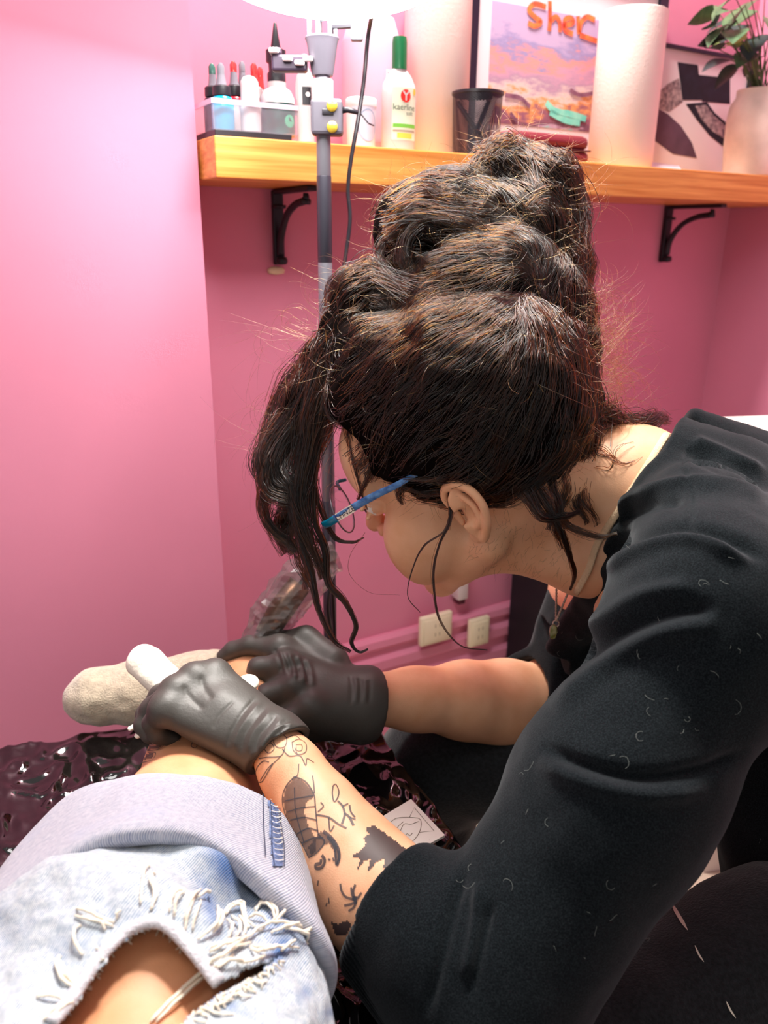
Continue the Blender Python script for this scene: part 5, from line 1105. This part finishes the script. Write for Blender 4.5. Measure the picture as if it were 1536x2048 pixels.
# sweeping bands and rolls over the crown and bun
for px, n, sp, cu, cf in [
    ([(790, 420, .81), (840, 400, .815), (900, 410, .82), (960, 425, .825), (1020, 450, .825)], 330, .012, .003, 7),
    ([(770, 460, .82), (820, 440, .81), (890, 440, .805), (960, 460, .81), (1030, 510, .815), (1060, 580, .81)], 330, .012, .003, 7),
    ([(880, 470, .81), (845, 450, .805), (815, 475, .805), (812, 520, .805), (840, 550, .805), (875, 540, .805), (885, 505, .805)], 170, .006, .001, 7),
    ([(800, 470, .825), (765, 480, .83), (758, 515, .83), (775, 545, .825)], 120, .005, .001, 6),
    ([(760, 560, .82), (850, 590, .79), (940, 580, .785), (1020, 540, .795), (1070, 500, .81)], 300, .012, .003, 8),
    ([(700, 560, .83), (740, 540, .83), (780, 560, .82), (800, 620, .81), (810, 660, .805)], 260, .01, .003, 8),
    ([(670, 640, .83), (700, 605, .83), (750, 600, .82), (790, 640, .81)], 260, .011, .004, 8),
    ([(640, 690, .835), (690, 660, .825), (760, 670, .805), (830, 680, .79), (910, 690, .775)], 240, .009, .003, 8),
    ([(1040, 300, .86), (980, 310, .86), (940, 350, .86), (935, 400, .85), (970, 430, .84)], 260, .011, .003, 7),
    ([(960, 320, .86), (1010, 300, .86), (1060, 330, .85), (1075, 390, .84), (1060, 440, .835)], 330, .012, .003, 7),
    ([(1080, 330, .85), (1130, 370, .85), (1160, 430, .85), (1150, 500, .85), (1110, 550, .845)], 360, .013, .003, 7),
    ([(1050, 430, .83), (1090, 420, .83), (1130, 460, .835), (1150, 520, .84), (1130, 560, .84)], 240, .012, .004, 8),
    ([(1120, 560, .83), (1110, 600, .82), (1120, 680, .82), (1130, 760, .815)], 330, .012, .003, 7),
    ([(1150, 570, .845), (1170, 640, .845), (1160, 720, .835), (1170, 790, .825)], 260, .011, .003, 7),
    ([(720, 940, .79), (800, 850, .78), (900, 760, .77), (1000, 690, .77), (1070, 610, .80)], 260, .014, .003, 7),
    ([(850, 930, .765), (930, 850, .755), (1000, 770, .76), (1060, 680, .785)], 300, .014, .003, 7),
    ([(690, 780, .80), (780, 730, .79), (880, 690, .775), (980, 640, .78), (1060, 580, .80)], 260, .014, .004, 8)]:
    lock(px, n, sp, curl=cu, cf=cf, end=.8)
# single bright flyaways: long loose arcs over the bun and the nape frizz
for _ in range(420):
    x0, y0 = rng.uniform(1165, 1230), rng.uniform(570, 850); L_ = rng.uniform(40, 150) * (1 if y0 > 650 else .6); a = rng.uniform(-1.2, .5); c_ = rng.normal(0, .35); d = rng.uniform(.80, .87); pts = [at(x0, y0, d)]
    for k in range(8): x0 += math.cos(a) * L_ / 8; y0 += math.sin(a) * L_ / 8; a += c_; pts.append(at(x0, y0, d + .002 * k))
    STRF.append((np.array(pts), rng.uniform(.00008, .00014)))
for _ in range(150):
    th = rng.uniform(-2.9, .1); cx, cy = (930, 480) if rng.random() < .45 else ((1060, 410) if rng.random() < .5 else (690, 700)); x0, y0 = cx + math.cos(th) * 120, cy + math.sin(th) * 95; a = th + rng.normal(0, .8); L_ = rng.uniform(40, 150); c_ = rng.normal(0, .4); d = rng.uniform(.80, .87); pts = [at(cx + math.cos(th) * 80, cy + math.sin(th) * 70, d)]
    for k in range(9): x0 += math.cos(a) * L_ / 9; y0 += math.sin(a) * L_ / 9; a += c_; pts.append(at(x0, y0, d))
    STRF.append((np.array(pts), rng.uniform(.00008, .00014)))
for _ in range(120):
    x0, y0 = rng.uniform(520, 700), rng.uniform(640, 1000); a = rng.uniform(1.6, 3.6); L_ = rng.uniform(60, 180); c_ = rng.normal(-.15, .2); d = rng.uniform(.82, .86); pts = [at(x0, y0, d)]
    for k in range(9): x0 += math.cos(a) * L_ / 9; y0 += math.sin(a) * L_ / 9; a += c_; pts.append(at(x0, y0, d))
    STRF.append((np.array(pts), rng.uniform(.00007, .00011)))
def strands(name, ST, m, parent):
    off = OFF[parent.name]; hc = bpy.data.hair_curves.new(name); hc.add_curves([len(p) for p, _ in ST])
    P = np.concatenate([p for p, _ in ST]) - off; hc.position_data.foreach_set('vector', P.astype(np.float32).ravel())
    rad = np.concatenate([r_ * np.interp(np.linspace(0, 1, len(p)), [0, .6, 1], [1, .9, .35]) for p, r_ in ST]); ra = hc.attributes.get('radius') or hc.attributes.new('radius', 'FLOAT', 'POINT'); ra.data.foreach_set('value', rad.astype(np.float32))
    o = bpy.data.objects.new(name, hc); COL.objects.link(o); hc.materials.append(m); o.parent = parent; OFF[o.name] = off; o['kind'] = 'stuff'; return o
strands('hair_strands', STR, hm, artist)
hm2 = hm.copy(); hm2.name = 'backlit_tint_hair'; [n_ for n_ in hm2.node_tree.nodes if n_.type == 'BSDF_HAIR_PRINCIPLED'][0].inputs['Melanin'].default_value = .38  # paler copy of the strand colour: backlight on the frizz put into the pigment
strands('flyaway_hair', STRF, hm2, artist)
# fine baby hair on the neck and cheek
ST2 = []
for _ in range(190):
    x, y = rng.uniform(940, 1160), rng.uniform(1030, 1170); q = cast(LT, x, y, .0006)
    if q is None: continue
    P, n0 = q; v = nrm(-R_ * rng.uniform(-.2, 1) - U_ * rng.uniform(.2, 1)); pts = [P]
    for k in range(5): v = nrm(v + rng.normal(0, .25, 3)); P = P + v * rng.uniform(.0012, .003) + n0 * .0002; pts.append(P)
    ST2.append((np.array(pts), .00006))
strands('baby_hair', ST2, hm, artist)
# ------------------------------------------------------------------ tattoo machine, paper towel, card and drawn details
mc = thing('tattoo_machine', at(478, 1392, .975), 'tattoo machine in a crumpled clear plastic sleeve held by the far glove', 'tattoo machine')
mp_ = [at(474, 1392, .975), at(490, 1352, .975), at(505, 1318, .977), at(532, 1268, .98), at(565, 1215, .983), at(600, 1168, .987), at(640, 1118, .992)]
obj('needle_tip', tube([mp_[0], (mp_[0] + mp_[1]) / 2, mp_[1]], [.0015, .004, .006], 12), mat('pink_tip', rgb(206, 130, 126), rough=.35), mc)
obj('grip', tube(mp_[1:4], [.007, .0125, .013], 20), black_pl, mc); obj('motor_body', tube(mp_[3:6], [.014, .0165, .015], 20), mat('bronze_metal', rgb(120, 84, 60), rough=.3, metal=.7), mc)
obj('cord', tube(cr([mp_[5], mp_[6], at(668, 1105, 1.03), at(664, 1150, 1.09), at(660, 1250, 1.12), np.array([-.03, 1.12, .4]), np.array([0, 1.16, FZ + .02]), np.array([.1, 1.22, FZ + .005]), np.array([.3, 1.2, FZ + .005])], 8), .003, 8), black_pl, mc)
G = cr([at(497, 1300, .978), at(520, 1270, .98), at(545, 1240, .982), at(570, 1205, .984), at(605, 1165, .987), at(640, 1128, .991), at(672, 1112, .996)], 4); m = len(G); T = np.gradient(G, axis=0); T /= np.linalg.norm(T, axis=1)[:, None]
a_ = np.cross(T, F_); a_ /= np.linalg.norm(a_, axis=1)[:, None]; b_ = np.cross(T, a_); tt = np.linspace(0, 1, m); rad = np.interp(tt, [0, .12, .3, .55, .8, 1], [.014, .022, .027, .033, .03, .022]); sg_ = 22
A2 = np.linspace(0, 2 * math.pi, sg_, endpoint=False); pp = np.stack([np.repeat(tt[:, None] * 7, sg_, 1), np.repeat(np.cos(A2)[None] * 1.6, m, 0), np.repeat(np.sin(A2)[None] * 1.6, m, 0)], -1)
cr_ = 1 + .4 * (np.abs(vnoise(pp, 11)) - .4) + .22 * (np.abs(vnoise(pp * 2.3, 12)) - .4)
Vs = G[:, None] + (rad[:, None] * cr_)[..., None] * (a_[:, None] * np.cos(A2)[None, :, None] + b_[:, None] * np.sin(A2)[None, :, None])
Fs = [[i * sg_ + k, i * sg_ + (k + 1) % sg_, (i + 1) * sg_ + (k + 1) % sg_, (i + 1) * sg_ + k] for i in range(m - 1) for k in range(sg_)]
obj('plastic_sleeve', (Vs.reshape(-1, 3), Fs), mat('clear_film', rgb(120, 114, 112), rough=.05, trans=.2, ior=1.4, alpha=.5, spec=1.0, coat=1.), mc, smooth=False)
# folded paper towel under the near hand
s = Sdf(at(380, 1390, .80) - .12, at(380, 1390, .80) + .12, .0018)
fl = (nrm(U_ * .8 - F_ * .5), .5)
s.cap(at(290, 1326, .84), at(372, 1402, .812), .0185, .02, .004, flat=(fl[0], .75)); s.cap(at(286, 1316, .843), at(300, 1322, .84), .0125, .013, .01)
s.chain([at(372, 1405, .81), at(440, 1390, .815), at(496, 1366, .805)], [.02, .014, .011], .008, flat=fl)
s.chain([at(360, 1420, .79), at(318, 1448, .77), at(276, 1470, .764)], [.016, .0085, .004], .006, flat=fl); s.chain([at(350, 1420, .80), at(290, 1445, .785), at(262, 1456, .782)], [.014, .006, .0035], .005, flat=fl)
s.shift(lambda P: .0006 * fbm(P * 70, 15, 2)); V, F = s.mesh(); V = relax(V, F, 1)
tw = obj('folded_paper_towel', (V, F), mat('tissue', rgb(246, 238, 222), rough=.95, bump=.3, bscale=300, spec=.1), None); tag(tw, 'folded white paper towel pinched under the near black glove', 'paper towel')
# card
zc_ = TZ + .012
cq = [onz(748, 1643, zc_), onz(822, 1598, zc_), onz(890, 1670, zc_), onz(824, 1707, zc_)]
cd_ = thing('logo_card', np.mean(cq, 0), 'small white square card with a leaf and triangle logo on the black film', 'card')
V = np.array(cq + [q - np.array([0, 0, .003]) for q in cq]); cardm = mat('card_white', rgb(252, 248, 238), rough=.6)
obj('card', (V, [[3, 2, 1, 0], [4, 5, 6, 7], [0, 1, 5, 4], [1, 2, 6, 5], [2, 3, 7, 6], [3, 0, 4, 7]]), cardm, cd_, smooth=False)
TREE_C = BVHTree.FromPolygons([tuple(v) for v in V[:4]], [(0, 1, 2, 3)])
cz = lambda pts: [(480 + x * .2734, 1460 + y * .2734) for x, y in pts]
goldm = mat('olive_print', rgb(120, 108, 84), rough=.6)
for pts, sub in [([(1240, 640), (1275, 570), (1420, 740), (1312, 750)], False), ([(1085, 690), (1150, 645), (1270, 642), (1322, 662), (1316, 740), (1262, 815), (1190, 836)], True), ([(1150, 800), (1165, 760), (1200, 690), (1250, 690), (1305, 670)], True), ([(1170, 775), (1138, 755), (1150, 715), (1195, 672)], True), ([(1062, 735), (1092, 748), (1106, 722), (1085, 708), (1070, 722)], True), ([(1205, 775), (1225, 760), (1240, 775), (1262, 756)], True)]:
    r_ = ribbon(TREE_C, cz(pts), .0007, .0003, 6, sub=sub)
    if r_: obj('logo_line', r_, goldm, cd_, smooth=False)
# --- tattoos: ink laid on the skin
inkm = mat('tattoo_ink', rgb(62, 64, 72), rough=.5, alpha=.75); inkf = mat('tattoo_fill', rgb(74, 66, 68), rough=.5, alpha=.6, var=.3, vscale=500); inkd = mat('tattoo_solid', rgb(66, 54, 56), rough=.5, alpha=.85)
def tattoos(tree, conv, lines, fills, w, parent, lift=.0005):
    L_ = [r_ for r_ in (ribbon(tree, conv(p), ww * w, lift, 5) for p, ww in lines) if r_]
    if L_: obj('tattoo_lines', join(*L_), inkm, parent, smooth=False)['kind'] = 'stuff'
    for p, m_ in fills:
        q = patch(tree, conv(p), lift * .8, 3)
        if q: obj('tattoo_patch', q, m_, parent, smooth=False)
lines = [([(400, 340), (340, 410), (312, 500), (335, 620), (400, 740), (470, 860), (505, 935)], 1), ([(400, 340), (480, 380), (540, 470), (552, 560), (562, 660), (575, 760), (620, 820), (560, 900), (505, 935)], 1), ([(430, 250), (425, 320), (405, 350)], .8), ([(545, 465), (540, 400), (530, 335)], 1), ([(560, 620), (650, 640), (720, 690), (780, 720)], 1.3), ([(570, 600), (610, 560), (590, 530)], 1), ([(650, 640), (660, 740), (690, 700)], 1),
         ([(610, 740), (670, 790), (715, 860), (728, 930), (710, 995)], 2.2), ([(640, 780), (690, 850), (700, 930), (705, 985)], 1.6), ([(600, 915), (622, 955), (600, 1005), (560, 1012), (556, 985), (590, 975), (595, 945)], 2.2),
         ([(330, 520), (420, 500), (540, 480)], .8), ([(345, 600), (450, 570), (552, 560)], .8), ([(400, 420), (410, 600), (470, 820)], .8), ([(370, 660), (470, 640), (560, 660)], 1), ([(420, 760), (500, 720), (575, 740)], 1), ([(455, 830), (540, 790), (610, 790)], 1),
         ([(110, 360), (125, 280), (170, 230), (215, 235)], .9), ([(110, 360), (160, 380), (210, 300), (240, 250)], .9), ([(150, 370), (200, 290), (240, 245)], .9), ([(140, 210), (200, 200), (300, 190), (330, 130)], .8), ([(300, 190), (240, 250)], .8), ([(310, 140), (360, 190), (440, 190), (480, 260), (490, 210), (540, 240)], .8),
         ([(250, 60), (290, 30), (340, 60), (330, 120), (280, 130), (250, 100), (250, 60)], .7), ([(380, 90), (430, 70), (480, 100), (480, 160), (430, 180), (390, 150), (380, 90)], .7), ([(410, 110), (450, 110), (450, 150), (415, 150), (410, 110)], .6), ([(340, 60), (400, 40), (440, 70)], .7), ([(180, 110), (230, 100), (250, 140), (210, 170), (180, 140), (180, 110)], .7), ([(420, 180), (400, 130)], .6), ([(200, 60), (250, 60)], .6),
         ([(680, 410), (700, 400), (722, 450), (712, 500), (688, 525), (675, 470), (680, 410)], 1), ([(715, 520), (750, 560), (765, 620), (745, 690)], 1.6), ([(765, 610), (800, 640), (830, 700)], 1.8), ([(800, 550), (810, 600), (840, 640)], 1.4), ([(750, 560), (790, 540)], 1.2), ([(800, 640), (845, 655)], 1.2),
         ([(735, 1125), (745, 1175), (775, 1220), (835, 1240)], 1.6), ([(845, 1130), (830, 1180), (842, 1240)], 1.6), ([(815, 1150), (820, 1200), (840, 1250)], 1.4), ([(765, 1285), (810, 1275), (855, 1255)], 1.6), ([(795, 1325), (830, 1300), (850, 1262)], 1.4), ([(890, 1190), (860, 1230), (840, 1245)], 1.4), ([(650, 1225), (655, 1270)], 1.2), ([(680, 935), (690, 960)], 1.2), ([(645, 945), (665, 950)], 1.2), ([(640, 1260), (630, 1290)], 1), ([(575, 1100), (570, 1140)], 1.2)]
fills = [([(400, 345), (345, 410), (316, 500), (338, 620), (402, 740), (470, 855), (505, 930), (560, 895), (560, 800), (500, 700), (470, 600), (490, 520), (540, 500), (530, 450), (470, 380)], inkf), ([(590, 740), (640, 770), (690, 800), (725, 880), (726, 960), (708, 990), (700, 900), (650, 830), (600, 850), (560, 890), (520, 920), (500, 860)], inkf),
         ([(918, 722), (980, 702), (1100, 785), (1250, 905), (1150, 960), (1100, 1000), (1046, 1012), (1060, 940), (1000, 965), (930, 1042), (955, 940), (905, 960), (850, 1040), (885, 940), (815, 925), (890, 880), (925, 830), (900, 790), (945, 765)], inkd), ([(825, 1215), (860, 1220), (862, 1265), (835, 1270)], inkd), ([(670, 1400), (720, 1420), (790, 1390), (820, 1420), (780, 1500), (700, 1500)], inkd)]
body_a = [o for o in artist.children if o.name.startswith('body')][0]; body_c = [o for o in client.children if o.name.startswith('body')][0]
tattoos(TREE_ARM, cz, lines, fills, .0012, body_a)
c5 = lambda pts: [(250 + x * .2409, 1240 + y * .2409) for x, y in pts]
tattoos(TREE_LEG, c5, [([(118, 1165), (150, 1112), (252, 1100), (230, 1160), (150, 1182), (118, 1165)], .9), ([(120, 1165), (250, 1102)], .7), ([(165, 1085), (205, 1042), (325, 1030), (280, 1075), (205, 1085), (165, 1085)], .9), ([(130, 1130), (175, 1080), (240, 1010), (350, 985), (420, 925), (470, 920)], .8), ([(565, 1062), (595, 1055), (588, 1010), (545, 965), (490, 930), (440, 925)], .8), ([(430, 990), (455, 1000), (462, 970), (440, 965), (430, 990)], .8), ([(560, 1020), (550, 1050), (575, 1070)], .8), ([(280, 930), (340, 920), (380, 950)], .7), ([(800, 1110), (850, 1130), (900, 1190), (940, 1240)], 1.), ([(850, 1140), (880, 1160), (870, 1190)], .9), ([(240, 960), (330, 940)], .7)],
        [([(125, 1163), (155, 1115), (245, 1103), (226, 1155)], inkf), ([(175, 1080), (208, 1045), (318, 1033), (275, 1072)], inkf)], .0009, body_c)
# --- jeans: seam, stitches, loose threads
seam_m = mat('seam_blue', rgb(110, 128, 168), rough=.9, var=.4, vscale=300, bump=.6, bscale=400); thr = mat('cotton_thread', rgb(238, 230, 212), rough=.95, spec=.1); navy = mat('navy_stitch', rgb(46, 56, 84), rough=.9)
c6 = lambda pts: [(x * .4557, 1400 + y * .4557) for x, y in pts]
q = patch(TREE_CU, c6([(1165, 372), (1200, 385), (1212, 450), (1222, 540), (1236, 640), (1240, 735), (1195, 735), (1182, 640), (1180, 520), (1172, 440)]), .0012, 3)
if q: sm = obj('seam', q, seam_m, cuff); 
for p in [[(1147, 372), (1150, 450), (1152, 540), (1156, 620), (1160, 690)], [(1205, 385), (1218, 450), (1226, 540), (1240, 640), (1242, 740)], [(1178, 400), (1186, 520), (1188, 640), (1198, 735)]]:
    r_ = ribbon(TREE_CU, c6(p), .0009, .0018, 8)
    if r_: obj('stitch_line', r_, navy, cuff, smooth=False)
for k in range(26):
    y = 420 + k * 12; x = 1178 + k * .9; r_ = ribbon(TREE_CU, c6([(x, y + rng.uniform(-4, 4)), (x + 20, y + 6), (x + 40, y + rng.uniform(-6, 6))]), .0006, .0021, 4)
    if r_: obj('stitch', r_, navy if k % 2 else thr, cuff, smooth=False)
c1_ = lambda pts: [(x * .2604, 1680 + y * .2604) for x, y in pts]; c2_ = lambda pts: [(300 + x * .2865, 1700 + y * .2865) for x, y in pts]
TREE_JL = bvh(np.vstack([JV, CU, CV]), np.vstack([JF[~hole], CUF + len(JV), CF + len(JV) + len(CU)]).tolist())
def thread(px, w, lift, n=6):
    P = cr([(x, y, 0) for x, y in px], n); Q = []
    for i, (x, y, _) in enumerate(P):
        q = cast(TREE_JL, x, y, 0)
        if q is not None: Q.append(q[0] + q[1] * (lift * (.35 + math.sin(math.pi * i / (len(P) - 1)) + .25 * math.sin(i * 1.7))))
    if len(Q) < 4: return
    Q = np.array(Q); Q[1:-1] = (Q[:-2] + Q[1:-1] * 2 + Q[2:]) / 4; obj('loose_thread', tube(Q, [w * .7, w, w, w * .6], 6), thr, jeans)
T2_ = [[(0, 1215), (150, 1070), (350, 880), (560, 720), (700, 660)], [(40, 1215), (190, 1075), (380, 890), (580, 735)], [(15, 1190), (160, 1050), (330, 890), (520, 740), (650, 640), (800, 560)], [(460, 400), (455, 470), (440, 540), (390, 600), (330, 640)], [(480, 430), (475, 520), (430, 590)], [(500, 470), (540, 400), (600, 380), (650, 430), (680, 520), (740, 550)], [(520, 460), (560, 410), (620, 420), (660, 500), (690, 560)], [(740, 440), (780, 392), (840, 420), (885, 480), (850, 510)], [(730, 430), (790, 410), (850, 460), (870, 500)], [(690, 490), (760, 490), (830, 520)], [(560, 700), (700, 620), (830, 550), (960, 548), (1040, 560), (1125, 540)], [(840, 590), (960, 560), (1060, 548), (1128, 552)], [(690, 690), (720, 740), (800, 740), (900, 700), (1030, 690)], [(700, 680), (760, 720), (860, 710), (940, 680)], [(880, 735), (950, 690), (1005, 640)], [(420, 690), (560, 670), (650, 640)], [(940, 560), (1040, 600), (1115, 640)], [(410, 720), (520, 690), (640, 660)], [(600, 790), (700, 800), (790, 760)], [(450, 840), (560, 800), (700, 790)], [(560, 470), (600, 560), (590, 620)], [(620, 470), (650, 560), (640, 620)], [(530, 500), (545, 570), (540, 630)], [(870, 520), (920, 480), (930, 450)], [(330, 345), (370, 330), (410, 308)], [(240, 500), (280, 380), (340, 290)], [(170, 470), (190, 380), (240, 300)]]
T1_ = [[(1080, 500), (1085, 350), (1110, 250), (1150, 212)], [(1155, 545), (1205, 420), (1160, 290), (1195, 268)], [(1170, 540), (1180, 420), (1150, 330), (1165, 270)], [(880, 640), (750, 610), (650, 560), (590, 535)], [(870, 672), (720, 640), (580, 590)], [(640, 890), (590, 800), (590, 700), (625, 662)], [(560, 1110), (480, 1050), (450, 940), (470, 900)], [(565, 1140), (470, 1090), (430, 980), (440, 930)], [(575, 1120), (510, 1060), (480, 960)], [(900, 610), (915, 570), (935, 545)], [(810, 700), (790, 660), (830, 640)], [(280, 1215), (400, 1230), (520, 1240)], [(330, 1400), (420, 1330), (560, 1250)], [(380, 1400), (480, 1320), (600, 1240)], [(1420, 700), (1450, 560), (1500, 430)], [(1480, 700), (1500, 580), (1536, 480)], [(1300, 560), (1340, 440), (1420, 390)]]
for p in T2_: thread(c2_(p), .0011, .0035)
for p in T1_: thread(c1_(p), .001, .0025)
bd = cr([(x, y, 0) for x, y in HOLE[1:9]], 26)[:, :2]                        # frayed rim of the rip
for i in range(0, len(bd) - 1, 2):
    x, y = bd[i]; tn = bd[min(i + 1, len(bd) - 1)] - bd[max(i - 1, 0)]; nn_ = np.array([tn[1], -tn[0]]) / (np.linalg.norm(tn) + 1e-6)
    if nn_[1] > 0: nn_ = -nn_
    e0 = np.array([x, y]) + nn_ * rng.uniform(5, 22) + rng.normal(0, 5, 2); e1_ = np.array([x, y]) + nn_ * rng.uniform(-8, 1) + rng.normal(0, 7, 2); thread([tuple(e0), tuple((e0 + e1_) / 2 + rng.normal(0, 3, 2)), tuple(e1_)], .0006, .0012, 4)
for i in range(60):                                                            # frayed lower rim
    t_ = rng.random(); x = 345 + 200 * t_; y = 2060 - 140 * t_ + 6; e0 = np.array([x, y]) + rng.normal(0, 4, 2); thread([tuple(e0), tuple(e0 + rng.normal(0, 7, 2) + np.array([6, 3])), tuple(e0 + rng.normal(0, 10, 2) + np.array([12, 6]))], .0007, .0015, 4)
# --- lint on the shirt and pale stitches on the trousers
lint = mat('lint', rgb(140, 146, 140), rough=.9); LN = []
for _ in range(60):
    x, y = rng.uniform(900, 1530), rng.uniform(1080, 2040); q = cast(TREE_SH, x, y, .0006)
    if q is None: continue
    P, n0 = q; v = nrm(np.cross(n0, rng.normal(0, 1, 3))); pts = [P]; c_ = rng.normal(0, .5); k_ = int(rng.choice([3, 5, 9]))
    for k in range(k_): v = nrm(v + np.cross(n0, v) * c_ + rng.normal(0, .2, 3)); P = P + v * .0016; pts.append(P + n0 * .0006)
    LN.append(tube(np.array(pts), .00008, 4))
obj('lint', join(*LN), lint, shirt)['kind'] = 'stuff'
for p, w in [([(1336, 1790), (1352, 1822), (1376, 1862)], .0034), ([(1390, 1892), (1398, 1910), (1408, 1925)], .0016), ([(1452, 2003), (1460, 2020), (1471, 2036)], .0016)]:
    r_ = ribbon(TREE_T, p, w, .001, 5, taper=True)
    if r_: obj('pale_stitch', r_, thr, trousers, smooth=False)
